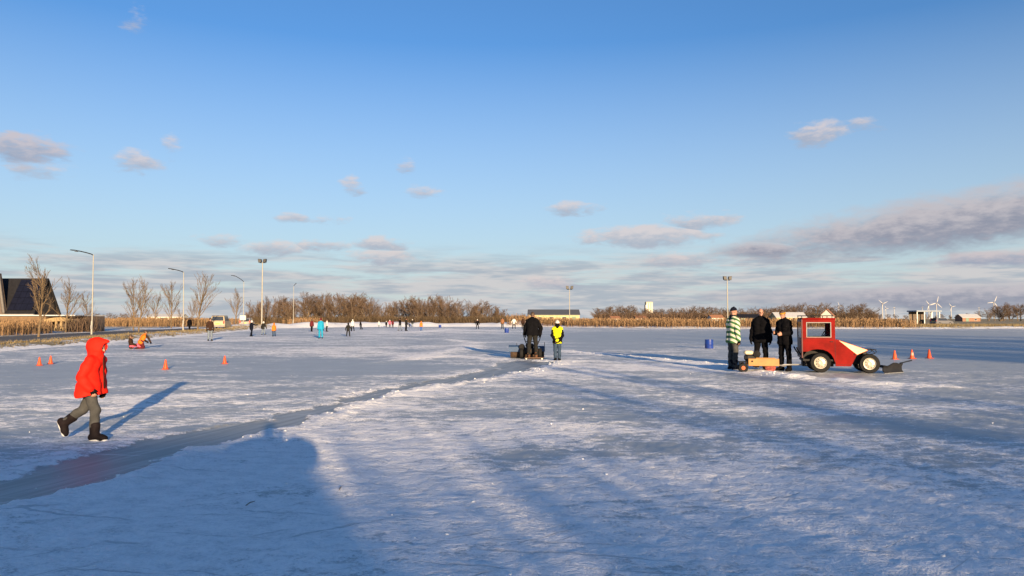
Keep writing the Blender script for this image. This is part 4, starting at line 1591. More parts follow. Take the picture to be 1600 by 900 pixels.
def hat_ops(f, g=0.016, mi=0):
    return [('e', f.hp(0, -0.03, 0.12), f.Fm, (0.335 * f.hh + g, 0.41 * f.hh + g, 0.43 * f.hh + g), mi)]


def near_person(label, loc, H, rz, pose, build, garments, group=None, voxel=0.010):
    """garments(f) -> list of (name, ops, materials, k, fold)"""
    f = Fig(H, pose, build)
    body = sdf_mesh('person', f.whole_body(), HEADM, voxel * 0.85, 0.02)
    body.location = loc
    body.rotation_euler = (0, 0, rz)
    tag(body, label, 'person', group)
    for g in garments(f):
        sdf_mesh(g[0], g[1], g[2], g[5] if len(g) > 5 else voxel, g[3], body, g[4], len(g[0]))
    return f, body


def far_person(label, loc, H, rz, pose, top, legs, hat=None, shoes=None, build=1.05, vest=None, hatg=0.014, group=None, skates=True):
    f = Fig(H, pose, build)
    ms = [M_SKIN, top, legs, hat or C_HAIR, shoes or C_BLACK, vest or top, M_EYE, M_LIP]
    o = f.pelvis(0.022, 2)
    for c in 'LR':
        o += f.leg(c, 0.018, 2) + f.foot(c, 0.012, 4) + f.sole(c, 0.008, 4)
    o += f.torso(0.028, 5 if vest else 1, 0.05) + f.shoulders(0.02, 5 if vest else 1)
    for c in 'LR':
        o += f.arm(c, 0.022, 1) + f.hand(c, 0.004, 4)
    o += f.head_ops(0, 6, 7)
    o += [('e', f.hp(0, -0.06, 0.15), f.Fm, (0.335 * f.hh + hatg, 0.40 * f.hh + hatg, 0.40 * f.hh + hatg), 3)]
    vx = max(0.013, 0.017 * H / 1.7)
    b = sdf_mesh('person', o, ms, vx, 0.022)
    b.location = loc
    b.rotation_euler = (0, 0, rz)
    tag(b, label, 'person', group)
    return b


# --- child in the red coat, walking
def red_child(f):
    J, s, hh = f.J, f.s, f.hh
    hem = J['hip'] - np.array([0, 0, 0.02])
    coat = []
    for x in (-0.055, 0.055):
        X_ = np.array([x, 0, 0])
        coat += [('c', hem + X_ * 1.5 + np.array([0, 0.005, -0.08]), J['hip'] + np.array([0, 0, 0.16]) + X_ * 1.2, 0.148, 0.115, 0), ('c', J['hip'] + np.array([0, 0, 0.16]) + X_ * 1.2, J['chest'] + X_ - np.array([0, 0, 0.04]), 0.115, 0.092, 0)]
        coat += [('c', hem + X_ * 1.2 + np.array([0, 0.06, -0.05]), J['hip'] + np.array([0, 0.03, 0.14]) + X_, 0.11, 0.10, 0)]
    coat += [('plane', hem + np.array([0, 0, -0.10]), (0, 0.16, -1))]
    coat += [('c', J['chest'], J['sho' + c], 0.072, 0.062, 0) for c in 'LR'] + [('c', J['chest'] - np.array([0, 0, 0.02]), J['neck'] + np.array([0, 0.012, 0.05]), 0.10, 0.085, 0)]
    for c in 'LR':
        coat += f.arm(c, 0.032, 0, 0.04)
    hood = [('e', f.hp(0, -0.06, 0.06), f.Fm, (0.47 * hh, 0.64 * hh, 0.60 * hh), 0), ('c', f.hp(0, -0.1, -0.35), J['neck'] - np.array([0, 0, 0.02]), 0.42 * hh, 0.10, 0),
            ('c', f.hp(0, -0.05, 0.32), f.hp(0, 0.50, 0.44), 0.31 * hh, 0.18 * hh, 0), ('c', f.hp(0, 0.1, -0.52), f.hp(0, 0.33, -0.45), 0.28 * hh, 0.14 * hh, 0),
            ('sub', f.hp(0, 0.74, 0.0), f.Fm, (0.32 * hh, 0.56 * hh, 0.44 * hh), 0)]
    tro = f.pelvis(0.02, 0)
    boots, soles = [], []
    bl_, sl2 = [], []
    for c in 'LR':
        tro += f.leg(c, 0.020, 0, 0.12, 0.006)
        tb = J['ank' + c] + (J['knee' + c] - J['ank' + c]) * 0.42
        bl_.append(('boot', [('c', J['ank' + c], tb, 0.055, 0.064, 0)] + f.foot(c, 0.018, 0), [C_DBROWN], 0.02, 0.0015))
        sl2.append(('boot_sole', f.sole(c, 0.020, 0), [C_SOLE], 0.015, 0))
        sl2.append(('glove', f.hand(c, 0.006, 0, 0.9), [C_BLACK], 0.008, 0, 0.006))
    zip_ = [('c', J['chest'] + np.array([0, 0.105, 0.01]), hem + np.array([0, 0.172, 0.0]), 0.008, 0.008, 0)]
    return [('coat', coat, [C_RED], 0.014, 0.0085), ('hood', hood, [C_RED], 0.02, 0.004), ('trousers', tro, [C_GREY], 0.015, 0.0065), ('zip', zip_, [C_BROWN], 0.005, 0, 0.006)] + bl_ + sl2


p = gp(152, 686)
near_person('child in red hooded coat and grey jeans striding across the ice', (p.x - 0.10, p.y, 0), 1.30, R(-90), dict(
    lean=(0, 0.14, 1), thR=(0.02, 0.36, -1), shR=(0, -0.02, -1), ftR=(0.05, 1, 0.0), thL=(-0.02, -0.42, -1), shL=(0, -1.45, -1.0), ftL=(0, 0.45, -1.0),
    uaR=(0.30, -0.34, -1), faR=(-0.12, 0.62, -1), uaL=(-0.30, -0.1, -1), faL=(0.1, 0.15, -1), head=(0, 0.18, 1), look=(0, 1, -0.12)), 0.95, red_child, voxel=0.009)


# --- three men by the tractor
def stripes_mat():
    m = bpy.data.materials.new('green_white_stripes')
    m.use_nodes = True
    T = NT(m.node_tree)
    p_ = m.node_tree.nodes['Principled BSDF']
    tc_ = T.node('ShaderNodeTexCoord').outputs['Object']
    sp_ = T.node('ShaderNodeSeparateXYZ')
    m.node_tree.links.new(tc_, sp_.inputs[0])
    # slanting bands running down towards the front of the jacket
    v = T.m('ADD', T.m('MULTIPLY', sp_.outputs[2], 6.6), T.m('MULTIPLY', sp_.outputs[1], 4.6))
    v = T.m('ADD', v, T.m('MULTIPLY', T.noise(tc_, 9.0), 0.25))
    fr = T.m('FRACT', v)
    k = T.step(T.m('ABSOLUTE', T.m('SUBTRACT', fr, 0.5)), 0.225, 0.275)
    m.node_tree.links.new(T.mix(k, (0.50, 0.49, 0.38), (0.02, 0.10, 0.025)), p_.inputs['Base Color'])
    p_.inputs['Roughness'].default_value = 0.7
    return m


C_STRIPE = stripes_mat()


def man(jmat, tmat, bmat, hat=None, gloves=True, drop=0.10, collar=True, hair=None, band=None, yoke=None, boots_h=0.42, g=0.034, extra=None, topop=None):
    def fn(f):
        J, s = f.J, f.s
        d = f.lean
        jm = [jmat, yoke or jmat, jmat]
        jk = f.torso(g, 0, drop, 0.012, extra or 0.0)
        jk += [('plane', J['hip'] - d * (drop + 0.06), -d)]
        jk += f.shoulders(g * 0.8, 1)
        for c in 'LR':
            jk += [('c', J['chest'] + (J['sho' + c] - J['chest']) * 0.8, J['sho' + c], 0.06 * s, 0.058 * s + g * 0.4, 1)] + f.arm(c, g * 0.8, 0, 0.03)
        if collar:
            jk += [('c', J['neck'] - d * 0.01, J['neck'] + d * 0.055 * s, 0.085 * s, 0.075 * s, 1)]
        out = [('jacket', jk, jm, 0.022, 0.0065)]
        tr = f.pelvis(0.018, 0)
        for c in 'LR':
            tr += f.leg(c, 0.022, 0, 0.0, 0.008)
            bt = f.foot(c, 0.016, 0) + f.sole(c, 0.010, 0)
            if boots_h:
                bt += [('c', J['ank' + c], J['ank' + c] + (J['knee' + c] - J['ank' + c]) * boots_h, 0.060 * s, 0.078 * s, 0)]
            out.append(('boot', bt, [bmat], 0.02, 0.0015))
        out += [('trousers', tr, [tmat], 0.018, 0.0065)]
        if gloves:
            out += [('glove', f.hand(c, 0.006, 0, 0.6), [C_BLACK], 0.008, 0, 0.006) for c in 'LR']
        hh = f.hh
        if hat:
            out += [('knit_hat', hat_ops(f, 0.014) + [('plane', f.hp(0, 0, 0.13), -(f.up - 0.25 * f.fw)), ('c', f.hp(0, -0.04, 0.50), f.hp(0, -0.04, 0.60), 0.12 * hh, 0.08 * hh, 0)], [hat], 0.02, 0.001)]
        if hair:
            out += [('hair', hat_ops(f, 0.010) + [('plane', f.hp(0, 0.16, 0.10), f.fw * 1.0 - f.up * 0.55)], [hair], 0.015, 0.002)]
        if band:
            out += [('headband', hat_ops(f, 0.013) + [('plane', f.hp(0, 0, 0.10), -f.up), ('plane', f.hp(0, 0, 0.27), f.up)], [band], 0.01, 0.0)]
        return out
    return fn


p = gp(1146, 578)
near_person('man in green and white striped jacket and dark knit hat', (p.x, p.y, 0), 1.88, R(-72), dict(
    lean=(0, 0.02, 1), thL=(-0.10, 0.04, -1), shL=(-0.02, -0.04, -1), ftL=(-0.25, 1, 0), thR=(0.06, 0.0, -1), shR=(0.0, -0.04, -1), ftR=(0.3, 1, 0),
    uaL=(-0.22, 0.12, -1), faL=(0.0, 0.25, -1), uaR=(0.22, -0.1, -1), faR=(0.02, 0.12, -1), head=(0, 0.12, 1), look=(0.05, 1, -0.05)), 1.08,
    man(C_STRIPE, C_GREY, C_NAVY, hat=C_NAVY, yoke=C_NAVY, drop=0.13, extra=0.015, g=0.045))
p = gp(1194, 577)
near_person('bald man in plain black jacket behind the wooden sweeper cart', (p.x, p.y + 0.25, 0), 1.86, R(148), dict(
    lean=(0, 0.0, 1), thL=(-0.09, 0.0, -1), thR=(0.09, 0.02, -1), uaL=(-0.26, -0.03, -1), faL=(-0.1, 0.1, -1), uaR=(0.26, 0.0, -1), faR=(0.1, 0.2, -1), head=(0, 0.06, 1), look=(-0.55, 1, 0.05)), 1.12,
    man(C_BLACK, C_BLACK, C_BLACK, drop=0.12, g=0.045))
p = gp(1227, 579)
near_person('man in black with yellow cap looking down at his hands', (p.x, p.y, 0), 1.80, R(122), dict(
    lean=(0, 0.05, 1), thL=(-0.12, 0.03, -1), thR=(0.12, -0.02, -1), uaL=(-0.2, 0.06, -1), faL=(0.35, 1, -0.12), uaR=(0.2, 0.06, -1), faR=(-0.35, 1, -0.02), head=(0, 0.32, 1), look=(-0.1, 1, -0.45)), 1.08,
    man(C_BLACK, C_BLACK, C_BLACK, gloves=False, drop=0.12, hair=C_HAIR, band=C_YCAP, g=0.04))

# --- the man on the sweeping machine and the child beside him
pm = gp(832, 561)
near_person('man in black seen from behind riding the blue sweeping machine', (pm.x, pm.y, 0.07), 1.76, R(2), dict(
    lean=(0.02, 0.20, 1), thL=(-0.11, 0.10, -1), shL=(-0.02, -0.10, -1), thR=(0.11, 0.12, -1), shR=(0.03, -0.12, -1), ftL=(-0.1, 1, 0), ftR=(0.1, 1, 0),
    uaL=(-0.42, 0.25, -1), faL=(0.0, 0.5, -1), uaR=(0.62, 0.18, -1), faR=(-0.1, 0.25, -1), head=(0.05, 0.5, 1), look=(0.1, 1, -0.35)), 1.12,
    man(C_BLACK, C_DGREY, C_TANBOOT, hair=C_HAIR, drop=0.05, g=0.05))


def vest_child(f):
    out = man(C_BLACK, C_JEAN, C_BLACK, hat=C_WHITE, drop=0.10, boots_h=0.3, g=0.03)(f)
    J, d = f.J, f.lean
    vs = f.torso(0.036, 0, 0.11, 0.004) + [('plane', J['hip'] - d * 0.16, -d)] + f.shoulders(0.030, 0) + [('plane', J['chest'] + d * 0.075, d)]
    for c in 'LR':
        vs += [('c', J['sho' + c], J['sho' + c] + (J['elb' + c] - J['sho' + c]) * 0.12, 0.072, 0.066, 0)]
    out.append(('safety_vest', vs, [C_YEL], 0.03, 0.003))
    out.append(('snood', [('c', J['neck'] - d * 0.02, J['neck'] + d * 0.075, 0.105, 0.092, 0), ('e', f.hp(0, -0.16, -0.12), f.Fm, (0.36 * f.hh, 0.34 * f.hh, 0.36 * f.hh), 0)], [C_BLACK], 0.02, 0.002))
    return out


pv = gp(871, 563)
near_person('child in yellow safety vest and white hat with hands behind the back', (pv.x, pv.y, 0), 1.47, R(-4), dict(
    thL=(-0.03, 0.04, -1), thR=(0.0, -0.06, -1), shL=(0.02, -0.05, -1), shR=(-0.02, -0.02, -1), uaL=(-0.22, -0.18, -1), faL=(0.50, -0.55, -1), uaR=(0.22, -0.18, -1), faR=(-0.50, -0.55, -1), head=(0, 0.1, 1)), 1.0, vest_child)

# --- the photographer, whose shadow lies across the ice
near_person('photographer in dark coat raising a phone to take the picture', (0.02, -0.62, 0), 1.74, 0.0, dict(
    uaL=(-0.9, 0.45, 0.0), faL=(0.75, 0.62, 0.2), uaR=(0.9, 0.45, 0.0), faR=(-0.75, 0.62, 0.2), head=(0, 0.02, 1)), 1.25,
    man(C_NAVY, C_DGREY, C_BLACK, hat=C_NAVY, drop=0.14, g=0.11), voxel=0.014)
m = MB()
m.box(-0.04, 0.04, -0.035, -0.026, CAM_H - 0.12, CAM_H + 0.03, 0.004)
tag(m.build('phone', M_DKMETAL), 'slim dark phone held up by the photographer', 'phone')

# ------------------------------------------------------------------ skaters farther out
AWAY, TOWARD, RIGHT, LEFT = 0.0, math.pi, -math.pi / 2, math.pi / 2
WALK = dict(thL=(-0.05, 0.28, -1), shL=(0, 0.0, -1), thR=(0.05, -0.22, -1), shR=(0, -0.4, -1), uaL=(-0.2, -0.2, -1), uaR=(0.2, 0.2, -1))
GLIDE = dict(lean=(0, 0.28, 1), thL=(-0.12, 0.35, -1), shL=(-0.02, -0.4, -1), thR=(0.22, -0.1, -1), shR=(0.2, -0.5, -1), uaL=(-0.4, 0.0, -1), faL=(-0.2, 0.3, -1), uaR=(0.5, -0.15, -1), faR=(0.3, 0.2, -1), head=(0, 0.15, 1))
WIDE = dict(thL=(-0.2, 0.05, -1), shL=(-0.1, -0.1, -1), thR=(0.2, 0.0, -1), shR=(0.1, -0.1, -1), uaL=(-0.6, 0.1, -1), faL=(-0.2, 0.3, -1), uaR=(0.6, 0.1, -1), faR=(0.2, 0.3, -1))
REACH_R = dict(WALK, uaR=(1, 0.2, -0.35), faR=(1, 0.2, 0.0))
REACH_L = dict(WALK, uaL=(-1, 0.2, -0.35), faL=(-1, 0.2, 0.0))
SKG = 'skaters out on the ice'
FAR = [  # px, feet y, head y, facing, pose, top, legs, hat, vest, label
    (328, 532.5, 497, R(-150), STAND, C_BROWN, C_LJEAN, C_HAIR, None, 'adult in brown jacket and pale blue jeans standing near the snowy bank'),
    (393, 525.5, 501, R(-30), REACH_R, C_NAVY, C_NAVY, C_WHITE, None, 'skater in navy with pale hat holding out an arm to a friend'),
    (411.5, 523, 502.5, R(-10), WIDE, C_DGREY, C_LJEAN, C_WHITE, None, 'skater in dark jacket and grey trousers being held by the hand'),
    (428, 525.5, 505, R(30), WALK, C_ORG, C_JEAN, C_ORG, None, 'child in bright orange coat with dark trousers beside the hand-holding skaters'),
    (487, 518, 499, AWAY, WALK, C_MAROON, C_BLACK, C_HAIR, None, 'skater in maroon jacket next to the turquoise snowsuit'),
    (501, 529, 497, R(20), WALK, C_CYAN, C_CYAN, C_MAROON, None, 'person in bright turquoise snowsuit skating away'),
    (510.5, 518, 499, R(-60), STAND, C_WHITE, C_DGREY, C_HAIR, None, 'skater in white jacket partly behind the turquoise snowsuit'),
    (544, 525.5, 505, AWAY, WIDE, C_DGREY, C_DGREY, C_BLACK, None, 'small child in grey coat skating alone'),
    (551, 517.5, 499, R(40), WALK, C_WHITE, C_BLACK, C_WHITE, None, 'skater in white top and black trousers beyond the grey child'),
    (564, 514.5, 500, LEFT, GLIDE, C_BLACK, C_BLACK, C_BLACK, None, 'skater all in black gliding with arms spread'),
    (592, 512, 502, AWAY, STAND, C_WHITE, C_LJEAN, C_WHITE, None, 'small figure in white before the tree belt'),
    (603.5, 511.5, 502, AWAY, STAND, C_BLACK, C_BLACK, C_WHITE, None, 'short dark figure at the end of the trio before the tree belt'),
    (609, 511.5, 500, R(20), STAND, C_PINK, C_BLACK, C_WHITE, None, 'figure with pink top in the middle of the trio'),
    (613.5, 512, 500, AWAY, STAND, C_MAROON, C_BLACK, C_HAIR, None, 'figure with dark maroon top at the end of the trio'),
    (625, 516.5, 497, R(60), WALK, C_BLACK, C_LJEAN, C_BLACK, None, 'skater in black jacket and pale trousers facing a partner'),
    (634.5, 517, 497, R(-60), WIDE, C_DGREY, C_BLACK, C_BROWN, None, 'tall skater in dark clothes facing the one in pale trousers'),
    (639.8, 511, 504.5, LEFT, GLIDE, C_BLACK, C_BLACK, C_BLACK, None, 'little dark figure bending low behind the tall skater'),
    (644.4, 510.8, 499, AWAY, STAND, C_DGREY, C_LJEAN, C_WHITE, None, 'skater in grey jacket and pale jeans by the snow bank'),
    (658, 517, 502, R(10), STAND, C_ORG, C_BLUE, C_ORG, None, 'child in orange coat and blue trousers'),
    (746, 514, 499, TOWARD, WIDE, C_BLACK, C_BLACK, C_WHITE, None, 'skater in black with pale hat and legs apart, alone on open ice'),
    (785, 513.8, 496, AWAY, STAND, C_TAN, C_DGREY, C_HAIR, None, 'skater in tan jacket standing near a blue barrel'),
    (803, 513.5, 496, AWAY, WIDE, C_WHITE, C_BLACK, C_HAIR, None, 'skater with white top and black trousers standing legs apart'),
    (817, 513.8, 496, R(-20), STAND, C_BROWN, C_BLACK, C_BLACK, None, 'skater in dark brown close behind the man on the sweeping machine'),
]
for (px, fy, hy, fc, ps, top, lg, hat, vest, lab) in FAR:
    p = gp(px, fy)
    far_person(lab, (p.x, p.y, 0), max(0.75, (fy - hy) * p.y / 1155.0), fc, ps, top, lg, hat, vest=vest, group=SKG)
p = gp(296, 516, 0.15)
far_person('dark figure walking on the road before the beige van', (p.x, p.y, 0.145), 1.55, AWAY, WALK, C_BLACK, C_BLACK, C_HAIR)
p = gp(205, 545)
far_person('child in brown jacket and pink trousers sitting on the ice', (p.x, p.y, 0), 1.25, R(-70), dict(
    seat=0.13, lean=(0, -0.12, 1), thL=(-0.2, 1, 0.30), shL=(0, 0.6, -0.55), thR=(0.15, 1, 0.25), shR=(0, 0.6, -0.5), ftL=(0, 0.5, 1), ftR=(0, 0.5, 1), uaL=(-0.2, 0.3, -1), faL=(0, 1, -0.3), uaR=(0.2, 0.3, -1), faR=(0, 1, -0.3)), C_BROWN, C_PINK, C_HAIR)
p = gp(220, 545)
far_person('child in orange vest kneeling and leaning on one hand beside the seated child', (p.x, p.y, 0), 1.30, R(-30), dict(
    seat=0.38, lean=(0.1, 0.55, 1), thL=(-0.1, 0.35, -1), shL=(0, -1, -0.12), thR=(0.15, 0.3, -1), shR=(0, -1, -0.12), ftL=(0, -1, -0.3), ftR=(0, -1, -0.3), uaL=(-0.3, 0.3, -1), faL=(0.2, 0.8, -0.6), uaR=(0.85, 0.25, -0.8), faR=(0.5, 0.2, -1), head=(-0.05, 0.5, 1)),
    C_BROWN, C_MAROON, C_HAIR, vest=C_ORG)

# ------------------------------------------------------------------ the red tractor
M_REDP = mat('red_tractor_paint', (0.165, 0.006, 0.0045), 0.6, 0.3, 2.2, 0.08, 12, spec=0.06)
M_REDGLINT = mat('red_paint_sun_glint', (0.50, 0.16, 0.09), 0.24, 0.2, 2.2, 0.05, 12, metal=0.6, coat=1.0)  # same red paint, sun highlight put into a paler orange-cream metallic colour
M_REDD = mat('dull_red_paint', (0.07, 0.008, 0.01), 0.5, 0.25, 2.0)
M_INT = mat('cab_interior', (0.010, 0.009, 0.009), 0.8)
M_GAL = mat('bare_steel', (0.42, 0.41, 0.39), 0.4, 0.25, 6.0, metal=0.6)


def glass_mat():
    m = bpy.data.materials.new('cab_glass')
    m.use_nodes = True
    T = NT(m.node_tree)
    for n in list(m.node_tree.nodes):
        m.node_tree.nodes.remove(n)
    out = T.node('ShaderNodeOutputMaterial')
    tr = T.node('ShaderNodeBsdfTransparent')
    tr.inputs[0].default_value = (0.96, 0.97, 0.97, 1)
    gl = T.node('ShaderNodeBsdfGlossy')
    gl.inputs['Roughness'].default_value = 0.05
    gl.inputs['Color'].default_value = (0.9, 0.9, 0.9, 1)
    fz = T.node('ShaderNodeFresnel')
    fz.inputs[0].default_value = 1.5
    mx = T.node('ShaderNodeMixShader')
    m.node_tree.links.new(fz.outputs[0], mx.inputs[0])
    m.node_tree.links.new(tr.outputs[0], mx.inputs[1])
    m.node_tree.links.new(gl.outputs[0], mx.inputs[2])
    m.node_tree.links.new(mx.outputs[0], out.inputs[0])
    return m


M_GLASS = glass_mat()
p = gp(1280, 582)
yaw = R(-14)
T0 = empty('tractor', (p.x - 0.40 * math.sin(yaw) + 0.03, p.y + 0.40 * math.cos(yaw), 0.0), yaw, 'small red home-built tractor with square cab parked on the ice', 'tractor')
HW = 0.49
arch = [(-0.34, 0.60), (-0.22, 0.655), (-0.08, 0.675), (0.08, 0.66), (0.20, 0.61), (0.29, 0.53), (0.355, 0.42), (0.385, 0.31)]
side = [(-0.47, 0.60)] + arch + [(0.405, 0.30), (0.405, 0.194), (0.81, 0.194), (0.975, 0.53), (0.50, 0.925), (0.40, 0.945), (0.39, 1.0), (-0.47, 1.0)]
for s in (-1, 1):
    m = MB()
    m.prism(side, s * HW, s * (HW - 0.03))
    m.build('side_panel', M_REDP, T0)
    # window frame round the side glass
    m = MB()
    for (a, b, c, d) in ((-0.47, -0.37, 1.0, 1.53), (0.30, 0.39, 1.0, 1.53), (-0.37, 0.30, 1.45, 1.53), (-0.37, 0.30, 1.0, 1.012)):
        m.box(a, b, min(s * HW, s * (HW - 0.05)), max(s * HW, s * (HW - 0.05)), c, d)
    fr = m.build('window_frame', M_REDP, T0)
    m = MB()
    m.box(-0.37, 0.30, s * (HW - 0.03) - 0.003, s * (HW - 0.03) + 0.003, 1.012, 1.45)
    m.build('side_window', M_GLASS, fr)
    m = MB()
    z0_, z1_ = s * (HW + 0.004), s * (HW - 0.012)
    for (a, b, c, d) in ((-0.37, -0.35, 1.03, 1.45), (0.28, 0.30, 1.03, 1.45), (-0.35, 0.28, 1.43, 1.45), (-0.37, 0.30, 1.012, 1.03)):
        m.box(a, b, min(z0_, z1_), max(z0_, z1_), c, d)
    m.build('window_seal', mat('grey_seal', (0.22, 0.22, 0.22), 0.6), fr)
    m = MB()
    m.add([(0.50, s * HW, 0.925), (0.975, s * HW, 0.53), (1.27, s * 0.41, 0.655), (0.50, s * 0.46, 0.945), (0.50, s * (HW - 0.03), 0.90), (0.975, s * (HW - 0.03), 0.52), (1.27, s * 0.39, 0.63)],
          [(0, 1, 2, 3), (4, 6, 5), (0, 4, 5, 1), (1, 5, 6, 2), (2, 6, 4, 3), (0, 3, 4)])
    m.build('hood_chamfer', M_REDGLINT, T0)
    m = MB()
    m.prism([(0.975, 0.53), (0.81, 0.194), (0.84, 0.194), (1.0, 0.50), (1.27, 0.63), (1.27, 0.655)], s * (HW - 0.20), s * (HW - 0.24))
    m.build('nose_panel', M_REDD, T0)
    # inner fender over the rear wheel
    m = MB()
    pr_f = [(x, z + 0.006) for x, z in arch]
    m.loft([[(x, s * (HW - 0.035), z), (x, s * (HW - 0.30), z), (x, s * (HW - 0.30), z + 0.02), (x, s * (HW - 0.035), z + 0.02)] for x, z in [(-0.46, 0.45)] + pr_f], True)
    m.build('fender', M_INT, T0)
    wheel(T0, (0.0, s * 0.40, 0.285), 0.285, 0.20, 'y', 0.60)
    wheel(T0, (1.30, s * 0.42, 0.275), 0.275, 0.18, 'y', 0.60)
    m = MB()
    m.box(1.14, 1.26, s * 0.30 - 0.05, s * 0.30 + 0.05, 0.52, 0.62, 0.02)
    m.build('headlight', M_DKMETAL, T0)
m = MB()
m.add([(0.39, -0.47, 0.955), (0.39, 0.47, 0.955), (0.50, 0.46, 0.948), (1.27, 0.41, 0.662), (1.27, -0.41, 0.662), (0.50, -0.46, 0.948),
       (0.39, -0.47, 0.93), (0.39, 0.47, 0.93), (0.50, 0.46, 0.92), (1.27, 0.41, 0.635), (1.27, -0.41, 0.635), (0.50, -0.46, 0.92)],
      [(0, 5, 2, 1), (5, 4, 3, 2), (6, 7, 8, 11), (11, 8, 9, 10), (0, 1, 7, 6), (1, 2, 8, 7), (2, 3, 9, 8), (3, 4, 10, 9), (4, 5, 11, 10), (5, 0, 6, 11)])
m.build('hood', M_REDP, T0)
for s in (-1, 1):
    for (a, b, c, d) in ((0.392, 0.400, 0.21, 0.94), (-0.46, 0.385, 0.972, 0.98), (0.42, 0.80, 0.232, 0.238)):
        m = MB()
        m.box(a, b, min(s * HW, s * (HW + 0.003)), max(s * HW, s * (HW + 0.003)), c, d)
        m.build('panel_seam', M_INT, T0)
    m = MB()
    m.box(0.26, 0.35, s * (HW + 0.012) - 0.012, s * (HW + 0.012) + 0.012, 0.88, 0.90, 0.004)
    m.build('door_handle', M_DKMETAL, T0)
    m = MB()
    m.lathe([(0.018, -0.004), (0.018, 0.004)], (0.90, s * (HW + 0.001), 0.53), 'y', 12)
    m.build('fuel_cap', M_BLACK, T0)
m = MB()
m.box(-0.49, 0.42, -0.51, 0.51, 1.53, 1.575, 0.015)
m.build('cab_roof', M_REDP, T0)
# rack
m = MB()
for y in (-0.42, 0.42):
    m.tube([(-0.50, y, 1.635), (0.36, y, 1.635)], 0.014, 6)
for x in (-0.48, -0.2, 0.08, 0.34):
    m.tube([(x, -0.42, 1.638), (x, 0.42, 1.638)], 0.012, 6)
    for y in (-0.42, 0.42):
        m.tube([(x, y, 1.57), (x, y, 1.635)], 0.012, 6)
m.build('roof_rack', M_DKMETAL, T0)
# rear wall and rear window
m = MB()
m.box(-0.50, -0.471, -0.49, 0.49, 0.42, 1.0)
for (a, b, c, d) in ((-0.49, -0.42, 1.0, 1.53), (0.42, 0.49, 1.0, 1.53), (-0.42, 0.42, 1.46, 1.53)):
    m.box(-0.50, -0.471, a, b, c, d)
rw = m.build('rear_wall', M_REDD, T0)
m = MB()
m.box(-0.488, -0.482, -0.42, 0.42, 1.0, 1.46)
m.build('rear_window', M_GLASS, rw)
m = MB()
for (a, b, c, d) in ((-0.46, -0.41, 0.96, 1.53), (0.41, 0.46, 0.96, 1.53), (-0.41, 0.41, 1.47, 1.53)):
    m.box(0.392, 0.41, a, b, c, d)
fw_ = m.build('front_wall', M_REDP, T0)
m = MB()
m.box(0.398, 0.403, -0.41, 0.41, 0.96, 1.47)
m.build('windscreen', M_GLASS, fw_)
m = MB()
m.box(-0.46, 0.40, -0.44, 0.44, 0.33, 0.38)
m.build('cab_floor', M_INT, T0)
m = MB()
m.box(-0.44, 0.40, -0.17, 0.17, 0.16, 0.66)
m.box(-0.44, 0.40, -0.455, 0.455, 0.69, 0.72)
m.build('chassis', M_INT, T0)
m = MB()
m.box(-0.30, 0.05, -0.2, 0.2, 0.66, 0.74, 0.03)
m.box(-0.36, -0.28, -0.2, 0.2, 0.74, 1.02, 0.03)
m.build('driver_seat', M_INT, T0)
m = MB()
for i in range(20):
    a, b = 2 * math.pi * i / 20, 2 * math.pi * (i + 1) / 20
    f_ = lambda t: (0.16 + 0.07 * math.sin(t), 0.17 * math.cos(t), 1.07 + 0.14 * math.sin(t))
    m.tube([f_(a), f_(b)], 0.012, 6, False)
m.tube([(0.16, 0, 1.07), (0.34, 0, 0.75)], 0.016, 6)
m.build('steering_wheel', M_INT, T0)
m = MB()
m.box(0.42, 1.18, -0.20, 0.20, 0.24, 0.58, 0.03)
m.box(1.0, 1.24, -0.24, 0.24, 0.5, 0.63, 0.02)
m.build('engine', M_DKMETAL, T0)
m = MB()
m.tube([(1.30, -0.40, 0.27), (1.30, 0.40, 0.27)], 0.035, 8)
m.tube([(0, -0.38, 0.28), (0, 0.38, 0.28)], 0.045, 8)
m.tube([(0, 0, 0.28), (1.3, 0, 0.28)], 0.05, 8)
m.build('axle', M_DKMETAL, T0)
m = MB()
for y in (-0.3, 0.3):
    m.tube([(1.20, y, 0.655), (1.50, y, 0.665), (1.52, y, 0.60), (1.46, y, 0.55), (1.27, y, 0.52)], 0.013, 6)
m.tube([(1.51, -0.3, 0.66), (1.51, 0.3, 0.66)], 0.013, 6)
m.tube([(1.40, -0.3, 0.655), (1.49, -0.3, 0.56)], 0.011, 6)
m.build('front_guard', M_DKMETAL, T0)
m = MB()
for y in (-0.3, 0.3):
    m.tube([(-0.60, y, 0.66), (-0.50, y, 0.50), (-0.32, y, 0.20)], 0.022, 6)
    m.tube([(-0.60, y, 0.66), (-0.62, y, 0.72)], 0.022, 6)
m.tube([(-0.36, -0.35, 0.22), (-0.36, 0.35, 0.22)], 0.025, 6)
m.tube([(-0.50, -0.3, 0.50), (-0.50, 0.3, 0.50)], 0.02, 6)
m.box(-0.40, -0.02, -0.28, 0.28, 0.18, 0.34)
m.build('rear_hitch', M_DKMETAL, T0)
